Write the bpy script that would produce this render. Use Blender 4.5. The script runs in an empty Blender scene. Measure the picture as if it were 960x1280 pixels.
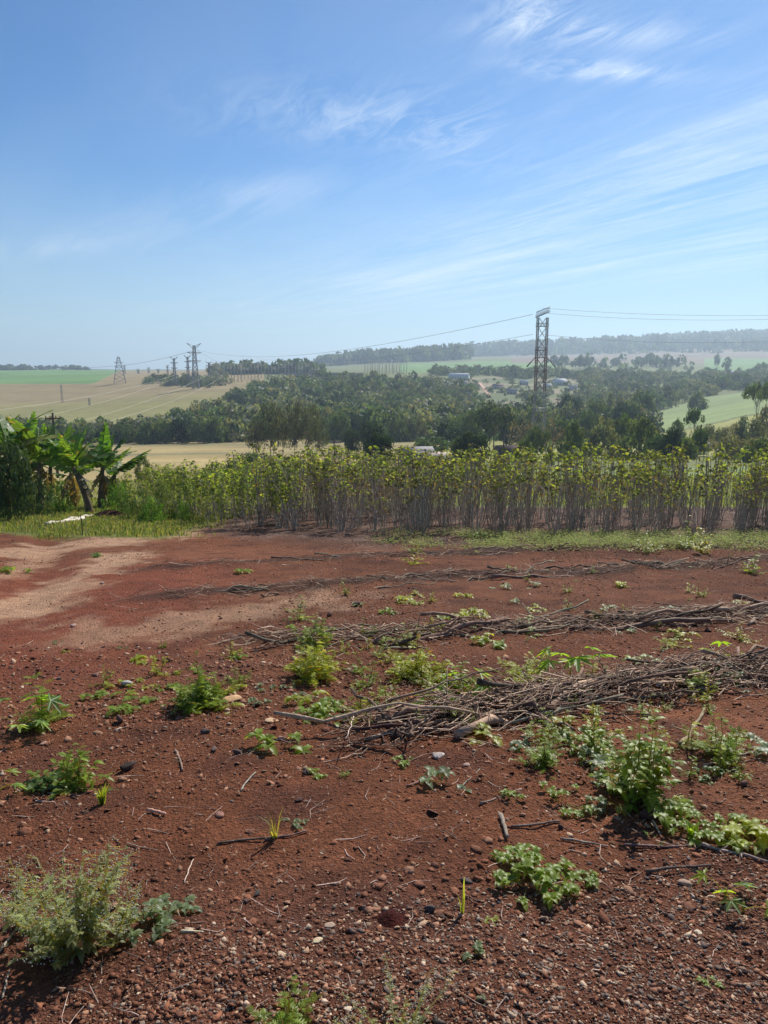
import bpy, math, random
import numpy as np
from mathutils import Vector, Matrix, Euler

# ------------------------------------------------------------------ camera, sky, sun
sc = bpy.context.scene
F = 924.0                       # focal length in photo pixels (960 x 1280)
PITCH = math.radians(10.7)
CAMZ = 1.6
cam_d = bpy.data.cameras.new('camera')
cam = bpy.data.objects.new('camera', cam_d)
sc.collection.objects.link(cam)
cam.location = (0, 0, CAMZ)
cam.rotation_euler = (math.pi / 2 - PITCH, 0, 0)
cam_d.sensor_fit = 'VERTICAL'
cam_d.sensor_height = 36.0
cam_d.lens = 36.0 * F / 1280.0
cam_d.clip_start = 0.05
cam_d.clip_end = 30000
sc.camera = cam

SUN_EL, SUN_AZ = math.radians(41), math.radians(27)      # azimuth clockwise from +Y
SUN_STRENGTH = 5.0
SKY_STRENGTH = 0.075
EXPOSURE = 0.33
HAZE_DENSITY = 0.00022
HAZE_COLOR = (0.66, 0.83, 1.0, 1)

sun_d = bpy.data.lights.new('sun', 'SUN')
sun = bpy.data.objects.new('sun', sun_d)
sc.collection.objects.link(sun)
sun_d.energy = SUN_STRENGTH
sun_d.angle = math.radians(0.5)
sun_d.color = (1.0, 0.94, 0.85)
sdir = Vector((math.sin(SUN_AZ) * math.cos(SUN_EL), math.cos(SUN_AZ) * math.cos(SUN_EL), math.sin(SUN_EL)))
sun.rotation_euler = sdir.to_track_quat('Z', 'Y').to_euler()

sc.view_settings.view_transform = 'Standard'
sc.view_settings.look = 'None'
sc.view_settings.exposure = EXPOSURE
sc.view_settings.gamma = 1
sc.view_settings.use_curve_mapping = False
sc.cycles.volume_bounces = 0
sc.cycles.transparent_max_bounces = 8
sc.cycles.max_bounces = 6
sc.cycles.diffuse_bounces = 3
sc.cycles.transmission_bounces = 4


class NT:
    """tiny node-tree helper"""
    def __init__(s, tree):
        s.t = tree
        tree.nodes.clear()

    def n(s, kind, ins=None, **kw):
        nd = s.t.nodes.new(kind)
        for k, v in kw.items():
            setattr(nd, k, v)
        for k, v in (ins or {}).items():
            sock = nd.inputs[k]
            if isinstance(v, bpy.types.NodeSocket):
                s.t.links.new(v, sock)
            else:
                sock.default_value = v
        return nd

    def m(s, op, a, b=0.0, c=None, clamp=False):
        ins = {0: a, 1: b}
        if c is not None:
            ins[2] = c
        return s.n('ShaderNodeMath', ins, operation=op, use_clamp=clamp).outputs[0]

    def noise(s, vec, scale, detail=3, rough=0.5, dist=0.0):
        return s.n('ShaderNodeTexNoise', {'Vector': vec, 'Scale': scale, 'Detail': detail, 'Roughness': rough, 'Distortion': dist})

    def ramp(s, fac, stops):
        r = s.n('ShaderNodeValToRGB', {0: fac})
        e = r.color_ramp.elements
        while len(e) < len(stops):
            e.new(0.5)
        for i, (p, c) in enumerate(stops):
            e[i].position = p
            e[i].color = c if len(c) == 4 else tuple(c) + (1,)
        return r.outputs[0]

    def mix(s, fac, a, b, blend='MIX'):
        nd = s.n('ShaderNodeMix', data_type='RGBA', blend_type=blend)
        for sock, v in ((nd.inputs[0], fac), (nd.inputs[6], a), (nd.inputs[7], b)):
            if isinstance(v, bpy.types.NodeSocket):
                s.t.links.new(v, sock)
            else:
                sock.default_value = v if not isinstance(v, tuple) or len(v) == 4 else v + (1,)
        return nd.outputs[2]


world = bpy.data.worlds.new('World')
sc.world = world
world.use_nodes = True
W = NT(world.node_tree)
sky = W.n('ShaderNodeTexSky', sky_type='NISHITA', sun_disc=False, sun_elevation=SUN_EL, sun_rotation=SUN_AZ,
          altitude=300, air_density=1.0, dust_density=0.15, ozone_density=2.5)
tc = W.n('ShaderNodeTexCoord').outputs['Generated']
sx = W.n('ShaderNodeSeparateXYZ', {0: tc})
dx, dy, dz = sx.outputs
zz = W.m('MAXIMUM', dz, 0.02)
u = W.m('DIVIDE', dx, zz)
v = W.m('DIVIDE', dy, zz)
# cirrus streak axes on the cloud sheet (streaks run towards the left and away)
ca, sa = math.cos(math.radians(118)), math.sin(math.radians(118))
along = W.m('ADD', W.m('MULTIPLY', u, ca), W.m('MULTIPLY', v, sa))
across = W.m('SUBTRACT', W.m('MULTIPLY', v, ca), W.m('MULTIPLY', u, sa))


def cloud_noise(sa_, sc_, off, scale, detail, rough, dist):
    vec = W.n('ShaderNodeCombineXYZ', {0: W.m('MULTIPLY', along, sa_), 1: W.m('MULTIPLY', across, sc_), 2: off}).outputs[0]
    return W.noise(vec, scale, detail, rough, dist).outputs[0]


def blob(u0, v0, ru, rv, ang=118):
    """soft elongated patch of cloud cover centred at (u0, v0) on the cloud sheet"""
    c, s_ = math.cos(math.radians(ang)), math.sin(math.radians(ang))
    du, dv = W.m('SUBTRACT', u, u0), W.m('SUBTRACT', v, v0)
    a = W.m('DIVIDE', W.m('ADD', W.m('MULTIPLY', du, c), W.m('MULTIPLY', dv, s_)), ru)
    b = W.m('DIVIDE', W.m('SUBTRACT', W.m('MULTIPLY', dv, c), W.m('MULTIPLY', du, s_)), rv)
    d = W.m('ADD', W.m('MULTIPLY', a, a), W.m('MULTIPLY', b, b))
    return W.m('POWER', 2.718, W.m('MULTIPLY', d, -1.0))


def add(*xs):
    r = xs[0]
    for x in xs[1:]:
        r = W.m('ADD', r, x)
    return r


n_streak = cloud_noise(0.30, 2.3, 3.1, 1.0, 9, 0.66, 0.55)
n_wisp = cloud_noise(1.6, 4.6, 9.3, 1.5, 9, 0.70, 1.1)
n_big = cloud_noise(0.3, 0.7, 5.0, 1.0, 3, 0.5, 0.3)
m_right = add(blob(1.9, 4.0, 2.6, .55), blob(3.2, 6.0, 5.0, .85), blob(0.3, 8.2, 4.0, 1.0),
              blob(1.7, 3.3, 1.2, .9), blob(-1.5, 14, 9, 2.6))
m_left = add(blob(-0.75, 4.4, .6, .35, 150), blob(-1.3, 5.1, .9, .3, 150), blob(-2.7, 6.3, 1.3, .45, 150))
m_top = add(blob(0.62, 2.44, .30, .11, 5), blob(0.85, 2.13, .3, .07, 5), blob(0.72, 2.72, .3, .08, 10), blob(0.42, 2.30, .12, .12, 5),
            W.m('MULTIPLY', blob(-.1, 3.3, .5, .35, 30), .22), blob(1.3, 2.0, .3, .07, 5))
s1 = W.m('MULTIPLY', m_right, W.ramp(n_streak, [(0.38, (0, 0, 0)), (0.78, (1, 1, 1))]))
s2 = W.m('MULTIPLY', m_top, W.ramp(n_wisp, [(0.40, (0, 0, 0)), (0.74, (1, 1, 1))]))
s3 = W.m('MULTIPLY', m_left, W.ramp(n_streak, [(0.40, (0, 0, 0)), (0.75, (1, 1, 1))]))
m_mid = add(blob(-.1, 3.15, .35, .6, 90), blob(.35, 3.6, .5, .25, 60), W.m('MULTIPLY', blob(.9, 5.2, 1.6, .8), .6))
s4 = W.m('MULTIPLY', m_mid, W.ramp(n_wisp, [(0.42, (0, 0, 0)), (0.80, (1, 1, 1))]))
veil = W.m('MULTIPLY', W.ramp(n_big, [(0.45, (0, 0, 0)), (0.8, (1, 1, 1))]), 0.10)
alpha = add(W.m('MULTIPLY', s4, 0.28), W.m('MULTIPLY', W.m('MULTIPLY', s1, W.ramp(n_wisp, [(.3, (.45, .45, .45)), (.7, (1, 1, 1))])), 0.58), W.m('MULTIPLY', s2, 0.8), W.m('MULTIPLY', s3, 0.32), veil)
fade = W.ramp(dz, [(0.0, (0.0, 0, 0)), (0.035, (0.25, .25, .25)), (0.12, (1, 1, 1))])
alpha = W.m('MULTIPLY', alpha, fade, clamp=True)
alpha = W.m('MINIMUM', alpha, 0.8)
SKY_GAMMA = 1.15
SKY_TINT = (5.9, 9.5, 12.0, 1)
gam = W.n('ShaderNodeGamma', {0: W.mix(1.0, sky.outputs[0], (.1, .1, .1, 1), 'MULTIPLY'), 1: SKY_GAMMA}).outputs[0]
skyc = W.mix(1.0, gam, SKY_TINT, 'MULTIPLY')
hz = W.ramp(dz, [(0.0, (.85, .85, .85)), (0.07, (.50, .50, .50)), (0.24, (0, 0, 0))])
skyc = W.mix(hz, skyc, (6.0, 7.3, 8.0, 1))
col = W.mix(alpha, skyc, (9.8, 10.8, 11.6, 1))
bg = W.n('ShaderNodeBackground', {'Color': col, 'Strength': SKY_STRENGTH})
W.n('ShaderNodeOutputWorld', {'Surface': bg.outputs[0]})

rng = np.random.default_rng(7)
random.seed(7)

# ------------------------------------------------------------------ projection helpers (photo measure -> place)


def t_of(row):
    return np.tan(PITCH + np.arctan((np.asarray(row, float) - 640.0) / F))


def at(px, row, Y):
    """the point seen at column px, row, when it stands Y metres ahead"""
    z = CAMZ - Y * float(t_of(row))
    depth = Y * math.cos(PITCH) + (CAMZ - z) * math.sin(PITCH)
    return Vector(((px - 480) / F * depth, Y, z))


YS = np.array([30, 60, 100, 150, 220, 320, 450, 650, 900, 1300, 2000, 3000, 4500, 9000.])
PXS = np.array([0, 120, 240, 360, 480, 600, 720, 840, 960.])
ROWS = np.array([
    [635, 603, 592, 585, 570, 553, 533, 505, 480, 467, 462, 461, 463, 466],
    [635, 602, 591, 584, 568, 552, 532, 500, 473, 466, 463, 463, 464, 466],
    [635, 600, 590, 581, 566, 551, 530, 492, 469, 466, 464, 463, 464, 466],
    [635, 600, 589, 579, 565, 550, 526, 488, 467, 464, 461, 459, 460, 466],
    [635, 600, 588, 578, 563, 548, 526, 486, 466, 462, 452, 452, 454, 464],
    [635, 599, 586, 577, 563, 549, 530, 497, 470, 459, 447, 446, 448, 462],
    [635, 598, 586, 576, 562, 550, 532, 501, 473, 460, 448, 441, 441, 460],
    [635, 597, 585, 573, 559, 545, 524, 501, 477, 461, 447, 434, 432, 460],
    [635, 595, 580, 565, 545, 515, 494, 484, 474, 461, 447, 428, 426, 460],
])
LY = np.log(YS)
GY = np.linspace(LY[0], LY[-1], 400)
GP = np.linspace(0, 960, 193)
T = np.zeros((len(PXS), len(GY)))
for i in range(len(PXS)):
    T[i] = np.interp(GY, LY, t_of(ROWS[i]))
T2 = np.zeros((len(GP), len(GY)))
for j in range(len(GY)):
    T2[:, j] = np.interp(GP, PXS, T[:, j])


def gsmooth(a, sig, axis):
    k = np.exp(-0.5 * (np.arange(-3 * sig, 3 * sig + 1) / sig) ** 2)
    k /= k.sum()
    pad = [(0, 0), (0, 0)]
    pad[axis] = (3 * sig, 3 * sig)
    b = np.pad(a, pad, mode='edge')
    return np.apply_along_axis(lambda r: np.convolve(r, k, 'valid'), axis, b)


T2 = gsmooth(gsmooth(T2, 5, 1), 8, 0)


BERM = []


def sstep(a, b, x):
    t = np.clip((x - a) / (b - a), 0, 1)
    return t * t * (3 - 2 * t)


def hash2(ix, iy, seed):
    h = (ix.astype(np.int64) * 374761393 + iy.astype(np.int64) * 668265263 + seed * 974711) & 0x7fffffff
    h = ((h ^ (h >> 13)) * 1274126177) & 0x7fffffff
    h = (h ^ (h >> 16)) & 0xffff
    return h / 65535.0


def vnoise(x, y, seed=0):
    ix, iy = np.floor(x), np.floor(y)
    fx, fy = x - ix, y - iy
    fx = fx * fx * (3 - 2 * fx)
    fy = fy * fy * (3 - 2 * fy)
    a = hash2(ix, iy, seed); b = hash2(ix + 1, iy, seed)
    c = hash2(ix, iy + 1, seed); d = hash2(ix + 1, iy + 1, seed)
    return (a * (1 - fx) + b * fx) * (1 - fy) + (c * (1 - fx) + d * fx) * fy


def fbm(x, y, octaves=4, seed=0, gain=0.5):
    x = np.asarray(x, float); y = np.asarray(y, float)
    s = 0.0; a = 1.0; tot = 0.0
    for o in range(octaves):
        s = s + a * vnoise(x * 2 ** o + 17.3 * o, y * 2 ** o - 9.1 * o, seed + o)
        tot += a; a *= gain
    return s / tot - 0.5


def px_of(X, Y, t):
    return 480 + F * X / (np.maximum(Y, 1) * (math.cos(PITCH) + t * math.sin(PITCH)))


def H(X, Y):
    """height of the ground"""
    X = np.asarray(X, float); Y = np.asarray(Y, float)
    zn = -0.13 * Y
    if Y.max() > 26:
        Yc = np.clip(Y, 30, 8900)
        gy = (np.log(Yc) - GY[0]) / (GY[1] - GY[0])
        j = np.clip(gy.astype(int), 0, len(GY) - 2); fj = gy - j
        t = np.full(np.shape(Yc), 0.13)
        for _ in range(2):
            p = np.clip(px_of(X, Yc, t), 0, 959.9) / 5.0
            i = p.astype(int); fi = p - i
            t = ((T2[i, j] * (1 - fi) + T2[i + 1, j] * fi) * (1 - fj) + (T2[i, j + 1] * (1 - fi) + T2[i + 1, j + 1] * fi) * fj)
        zf = CAMZ - Yc * t
        w = np.clip((Y - 26) / 10, 0, 1); w = w * w * (3 - 2 * w)
        z = zn * (1 - w) + zf * w
    else:
        z = zn
    if Y.min() > 200:
        far = np.clip((Y - 200) / 300, 0, 1)
        return z + far * Y * 0.004 * fbm(X * .006, Y * .006, 3, 21)
    near = np.clip((45 - Y) / 20, 0, 1)
    z = z + near * (0.10 * fbm(X * .35, Y * .35, 3, 5) + 0.045 * fbm(X * 2.0, Y * 2.0, 3, 9) + 0.026 * fbm(X * 9, Y * 9, 3, 11) + 0.008 * fbm(X * 21, Y * 21, 2, 12))
    for cx_, cy_, ht_, hw_ in BERM:
        d_ = Y - np.interp(X, cx_, cy_)
        z = z + ht_ * np.exp(-(d_ / hw_) ** 2) * sstep(cx_[0] - .2, cx_[0] + .7, X) * (.7 + .9 * fbm(X * 3, Y * 3, 2, 14))
    # trampled path edge on the left, shallow gully
    gx = X + 0.42 * (Y - 7.0) + 3.6
    z = z - 0.10 * near * np.exp(-(gx / 0.5) ** 2) * np.clip((Y - 6) / 3, 0, 1) * np.clip((20 - Y) / 5, 0, 1)
    if Y.max() <= 200:
        return z
    far = np.clip((Y - 200) / 300, 0, 1)
    z = z + far * Y * 0.004 * fbm(X * .006, Y * .006, 3, 21)
    return z


def h(x, y):
    return float(H(np.array([x]), np.array([y]))[0])


def gp(px, Y):
    """ground point Y metres ahead in photo column px"""
    x = (px - 480) / F * Y
    for _ in range(4):
        z = h(x, Y)
        x = (px - 480) / F * (Y * math.cos(PITCH) + (CAMZ - z) * math.sin(PITCH))
    return Vector((x, Y, h(x, Y)))


def gr(px, row):
    """ground point (first 30 m) seen at column px, row"""
    t = float(t_of(row))
    Y = 1.6 / max(t - 0.13, 0.03)
    for _ in range(12):
        p = gp(px, Y)
        Yn = (CAMZ - p.z) / t
        Y = Y + 0.7 * (Yn - Y)
    return gp(px, Y)


# ------------------------------------------------------------------ mesh helpers


def mesh_np(name, V, Tr, col=None, mats=None, smooth=False, quads=False):
    V = np.asarray(V, np.float32); Tr = np.asarray(Tr, np.int32)
    k = Tr.shape[1]
    me = bpy.data.meshes.new(name)
    me.vertices.add(len(V)); me.vertices.foreach_set('co', V.ravel())
    me.loops.add(Tr.size); me.loops.foreach_set('vertex_index', Tr.ravel())
    me.polygons.add(len(Tr))
    me.polygons.foreach_set('loop_start', np.arange(0, Tr.size, k, dtype=np.int32))
    me.polygons.foreach_set('loop_total', np.full(len(Tr), k, np.int32))
    if smooth:
        me.polygons.foreach_set('use_smooth', np.ones(len(Tr), bool))
    if col is not None:
        col = np.asarray(col, np.float32)
        if col.ndim == 1:
            col = np.tile(col, (len(V), 1))
        if col.shape[1] == 3:
            col = np.hstack([col, np.ones((len(col), 1), np.float32)])
        a = me.color_attributes.new('Col', 'FLOAT_COLOR', 'POINT')
        a.data.foreach_set('color', col.astype(np.float32).ravel())
    me.update(calc_edges=True)
    me.validate()
    if mats is not None:
        me.materials.append(mats)
    return me


class MB:
    """collects triangles with a colour per vertex"""
    def __init__(s):
        s.V = []; s.T = []; s.C = []; s.n = 0

    def add(s, V, Tr, c=(1, 1, 1)):
        V = np.asarray(V, float).reshape(-1, 3); Tr = np.asarray(Tr, int).reshape(-1, 3)
        s.V.append(V); s.T.append(Tr + s.n)
        c = np.asarray(c, float)
        s.C.append(np.tile(c, (len(V), 1)) if c.ndim == 1 else c)
        s.n += len(V)

    def tube(s, pts, rad, n=5, c=(1, 1, 1), cap=True):
        pts = np.asarray(pts, float); m = len(pts)
        rad = np.broadcast_to(np.asarray(rad, float), (m,))
        d = np.gradient(pts, axis=0)
        d /= np.linalg.norm(d, axis=1)[:, None] + 1e-9
        ref = np.array([0, 0, 1.0]) if abs(d[:, 2].mean()) < 0.8 else np.array([1.0, 0, 0])
        a = np.cross(d, ref); a /= np.linalg.norm(a, axis=1)[:, None] + 1e-9
        b = np.cross(d, a)
        ang = np.arange(n) * 2 * math.pi / n
        V = pts[:, None, :] + rad[:, None, None] * (np.cos(ang)[None, :, None] * a[:, None, :] + np.sin(ang)[None, :, None] * b[:, None, :])
        V = V.reshape(-1, 3)
        i = np.arange(m - 1)[:, None] * n; k = np.arange(n)[None, :]; k2 = (k + 1) % n
        q0, q1, q2, q3 = i + k, i + k2, i + n + k2, i + n + k
        Tr = np.concatenate([np.stack([q0, q1, q2], -1).reshape(-1, 3), np.stack([q0, q2, q3], -1).reshape(-1, 3)])
        if cap:
            V = np.vstack([V, pts[0], pts[-1]]); e0, e1 = len(V) - 2, len(V) - 1
            kk = np.arange(n)
            Tr = np.concatenate([Tr, np.stack([np.full(n, e0), (kk + 1) % n, kk], -1),
                                 np.stack([np.full(n, e1), (m - 1) * n + kk, (m - 1) * n + (kk + 1) % n], -1)])
        s.add(V, Tr, c)

    def box(s, lo, hi, c=(1, 1, 1)):
        x0, y0, z0 = lo; x1, y1, z1 = hi
        V = [(x0, y0, z0), (x1, y0, z0), (x1, y1, z0), (x0, y1, z0), (x0, y0, z1), (x1, y0, z1), (x1, y1, z1), (x0, y1, z1)]
        s.add(V, [(0, 2, 1), (0, 3, 2), (4, 5, 6), (4, 6, 7), (0, 1, 5), (0, 5, 4), (1, 2, 6), (1, 6, 5), (2, 3, 7), (2, 7, 6), (3, 0, 4), (3, 4, 7)], c)

    def arrays(s):
        return np.concatenate(s.V), np.concatenate(s.T), np.concatenate(s.C)

    def mesh(s, name, mat, smooth=False):
        V, Tr, C = s.arrays()
        return mesh_np(name, V, Tr, C, mat, smooth)


def link(o):
    sc.collection.objects.link(o)
    return o


def props(o, label=None, cat=None, group=None, kind=None):
    if label: o['label'] = label
    if cat: o['category'] = cat
    if group: o['group'] = group
    if kind: o['kind'] = kind
    return o


def obj(name, me, parent=None, loc=None, **kw):
    o = link(bpy.data.objects.new(name, me))
    if parent: o.parent = parent
    if loc is not None: o.location = loc
    return props(o, **kw)


def thing(name, label, cat, loc=(0, 0, 0), rz=0.0, group=None, scale=None):
    o = bpy.data.objects.new(name, None)
    link(o)
    o.empty_display_size = 0.1
    o.location = loc; o.rotation_euler = (0, 0, rz)
    if scale is not None: o.scale = scale if hasattr(scale, '__len__') else (scale,) * 3
    return props(o, label, cat, group)


def xform(V, loc, rz=0.0, scale=(1, 1, 1)):
    c, s_ = math.cos(rz), math.sin(rz)
    V = V * np.asarray(scale)
    return np.stack([V[:, 0] * c - V[:, 1] * s_ + loc[0], V[:, 0] * s_ + V[:, 1] * c + loc[1], V[:, 2] + loc[2]], 1)


# ------------------------------------------------------------------ materials


def mat(name, color=(1, 1, 1), rough=0.85, spec=0.3, trans=0.0, attr=True, nscale=0.0, nvar=0.3, bump=0.0, bscale=40, metal=0.0, tcol=None, rnd=0.0):
    m = bpy.data.materials.new(name)
    m.use_nodes = True
    N = NT(m.node_tree)
    c = N.n('ShaderNodeRGB').outputs[0]
    c.default_value = tuple(color) + (1,)
    if attr:
        a = N.n('ShaderNodeVertexColor', layer_name='Col').outputs[0]
        c = N.mix(1.0, c, a, 'MULTIPLY')
    gen = N.n('ShaderNodeTexCoord').outputs['Object']
    if nscale:
        ns = N.noise(gen, nscale, 4, 0.6).outputs[0]
        f = N.n('ShaderNodeMapRange', {0: ns, 1: 0.3, 2: 0.7, 3: 1 - nvar, 4: 1 + nvar}).outputs[0]
        c = N.mix(1.0, c, N.n('ShaderNodeCombineColor', {0: f, 1: f, 2: f}).outputs[0], 'MULTIPLY')
    if rnd:
        r = N.n('ShaderNodeObjectInfo').outputs['Random']
        f = N.n('ShaderNodeMapRange', {0: r, 1: 0, 2: 1, 3: 1 - rnd, 4: 1 + rnd}).outputs[0]
        g = N.n('ShaderNodeMapRange', {0: r, 1: 0, 2: 1, 3: 1 - rnd * .5, 4: 1 + rnd * .5}).outputs[0]
        c = N.mix(1.0, c, N.n('ShaderNodeCombineColor', {0: f, 1: g, 2: g}).outputs[0], 'MULTIPLY')
    p = N.n('ShaderNodeBsdfPrincipled', {'Base Color': c, 'Roughness': rough, 'Metallic': metal, 'Specular IOR Level': spec})
    if bump:
        b = N.noise(gen, bscale, 5, 0.65).outputs[0]
        bn = N.n('ShaderNodeBump', {'Height': b, 'Strength': bump, 'Distance': 0.02})
        m.node_tree.links.new(bn.outputs[0], p.inputs['Normal'])
    out = p.outputs[0]
    if trans:
        tc_ = N.mix(1.0, c, (tcol or (1.25, 1.15, 0.5)) + (1,), 'MULTIPLY')
        tr = N.n('ShaderNodeBsdfTranslucent', {'Color': tc_})
        out = N.n('ShaderNodeMixShader', {0: trans, 1: out, 2: tr.outputs[0]}).outputs[0]
    N.n('ShaderNodeOutputMaterial', {'Surface': out})
    return m


M = {}
M['leaf'] = mat('leaf_green', rough=0.42, spec=0.35, trans=0.58, tcol=(2.5, 2.15, .5))
M['treeleaf'] = mat('tree_foliage', rough=0.6, spec=0.3, trans=0.35, rnd=0.22, tcol=(1.5, 1.5, .6))
M['woodleaf'] = mat('wood_foliage', rough=0.6, spec=0.3, trans=0.35, tcol=(1.5, 1.5, .6))
M['crop'] = mat('cassava_leaf', rough=0.5, spec=0.35, trans=0.5, rnd=0.2, tcol=(1.75, 1.8, .5))
M['stem'] = mat('cassava_stem', rough=0.8, nscale=12, nvar=.35, rnd=0.15)
M['bark'] = mat('bark', rough=0.9, nscale=6, nvar=.4, bump=.4, bscale=20)
M['stick'] = mat('dry_stick', rough=0.8, nscale=14, nvar=.45, bump=.5, bscale=60, rnd=.35)
M['stone'] = mat('stone', rough=0.85, nscale=30, nvar=.25, bump=.5, bscale=90)
M['metal'] = mat('galvanised_steel', rough=0.55, spec=.5, metal=.3)
M['cable'] = mat('cable', rough=0.6, spec=.3, metal=0)
M['wall'] = mat('painted_wall', rough=.85, nscale=2, nvar=.1)
M['roof'] = mat('sheet_roof', rough=.9, spec=.1, nscale=1.5, nvar=.2)
M['glass'] = mat('window_glass', rough=.15, spec=.6)
M['grass'] = mat('grass_blade', rough=.8, spec=.15, trans=.4, tcol=(1.7, 1.5, .6))
M['banana'] = mat('banana_leaf', rough=.5, spec=.35, trans=.35, tcol=(1.9, 1.8, .5), rnd=.3)
M['dry'] = mat('dry_leaf', rough=.7, trans=.3, tcol=(1.1, 1, .8))


def terrain_mat(name, fine=True):
    m = bpy.data.materials.new(name)
    m.use_nodes = True
    N = NT(m.node_tree)
    a = N.n('ShaderNodeVertexColor', layer_name='Col').outputs[0]
    o = N.n('ShaderNodeTexCoord').outputs['Object']
    if fine:
        n1 = N.noise(o, 3.0, 6, 0.65).outputs[0]
        n2 = N.noise(o, 38, 5, 0.7).outputs[0]
        n3 = N.noise(o, 170, 3, 0.6).outputs[0]
        vor = N.n('ShaderNodeTexVoronoi', {'Vector': o, 'Scale': 70.0})
        f1 = N.n('ShaderNodeMapRange', {0: n1, 1: .3, 2: .7, 3: .74, 4: 1.26}).outputs[0]
        f2 = N.n('ShaderNodeMapRange', {0: n2, 1: .3, 2: .72, 3: .55, 4: 1.6}).outputs[0]
        f3 = N.n('ShaderNodeMapRange', {0: n3, 1: .25, 2: .75, 3: .8, 4: 1.25}).outputs[0]
        f = N.m('MULTIPLY', N.m('MULTIPLY', f1, f2), f3)
        c = N.mix(1.0, a, N.n('ShaderNodeCombineColor', {0: f, 1: f, 2: f}).outputs[0], 'MULTIPLY')
        # scattered pale and grey grit
        sp = N.ramp(vor.outputs['Color'], [(0.80, (0, 0, 0)), (0.86, (1, 1, 1))])
        near_ = N.ramp(vor.outputs['Distance'], [(0.25, (1, 1, 1)), (0.45, (0, 0, 0))])
        c = N.mix(N.m('MULTIPLY', N.m('MULTIPLY', sp, near_), .55), c, (.33, .20, .14, 1))
        hgt = N.m('ADD', N.m('ADD', N.m('MULTIPLY', n2, 1.0), N.m('MULTIPLY', n3, .45)), N.m('MULTIPLY', vor.outputs['Distance'], -.35))
        b = N.n('ShaderNodeBump', {'Height': hgt, 'Strength': 1.0, 'Distance': 0.045})
    else:
        n1 = N.noise(o, .05, 6, 0.65).outputs[0]
        n2 = N.noise(o, .6, 5, 0.7).outputs[0]
        f1 = N.n('ShaderNodeMapRange', {0: n1, 1: .3, 2: .7, 3: .85, 4: 1.15}).outputs[0]
        f2 = N.n('ShaderNodeMapRange', {0: n2, 1: .3, 2: .7, 3: .82, 4: 1.18}).outputs[0]
        f = N.m('MULTIPLY', f1, f2)
        c = N.mix(1.0, a, N.n('ShaderNodeCombineColor', {0: f, 1: f, 2: f}).outputs[0], 'MULTIPLY')
        b = N.n('ShaderNodeBump', {'Height': n2, 'Strength': 0.5, 'Distance': 0.6})
    p = N.n('ShaderNodeBsdfPrincipled', {'Base Color': c, 'Roughness': .95, 'Specular IOR Level': .15, 'Normal': b.outputs[0]})
    N.n('ShaderNodeOutputMaterial', {'Surface': p.outputs[0]})
    return m


M['soil'] = terrain_mat('red_soil', True)
M['field'] = terrain_mat('far_ground', False)

# ------------------------------------------------------------------ ground, fields, hills


def sstep(a, b, x):
    t = np.clip((x - a) / (b - a), 0, 1)
    return t * t * (3 - 2 * t)


# front edge of the crop block: Y as a function of X
CROP_X = [-10.5, -9.0, -6.6, -5.0, -2.8, -1.2, 3, 9, 16]
CROP_Y = [27.5, 25.8, 23.6, 20.8, 18.4, 17.6, 17.2, 17.0, 17.0]


def crop_front(x):
    return np.interp(x, CROP_X, CROP_Y)


def lerp(a, b, w):
    return a * (1 - w[:, None]) + np.asarray(b)[None, :] * w[:, None]


PALE = [([tuple(gr(*q).xy) for q in L_], w_, a_) for L_, w_, a_ in [
    ([(215, 668), (120, 679), (0, 690), (-60, 695)], 1.0, .95), ([(60, 696), (-40, 735)], .4, .7), ([(170, 692), (90, 725), (0, 765)], .55, .95),
    ([(430, 745), (330, 757), (220, 775), (130, 792)], .62, .62)]]


for L_, ht_, hw_ in [([(430, 925), (560, 893), (680, 872), (800, 856), (970, 838), (1180, 815)], .09, .26), ([(270, 802), (400, 800), (520, 792), (640, 784), (760, 778), (970, 765), (1180, 752)], .07, .26),
                     ([(140, 750), (260, 741), (400, 730), (560, 720), (700, 717), (820, 710), (970, 698), (1180, 688)], .06, .3), ([(150, 714), (320, 703), (480, 694), (640, 688), (800, 684), (970, 682), (1180, 680)], .06, .35)]:
    q_ = [gr(*c_) for c_ in L_]
    BERM.append(([a_.x for a_ in q_], [a_.y for a_ in q_], ht_, hw_))


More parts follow.
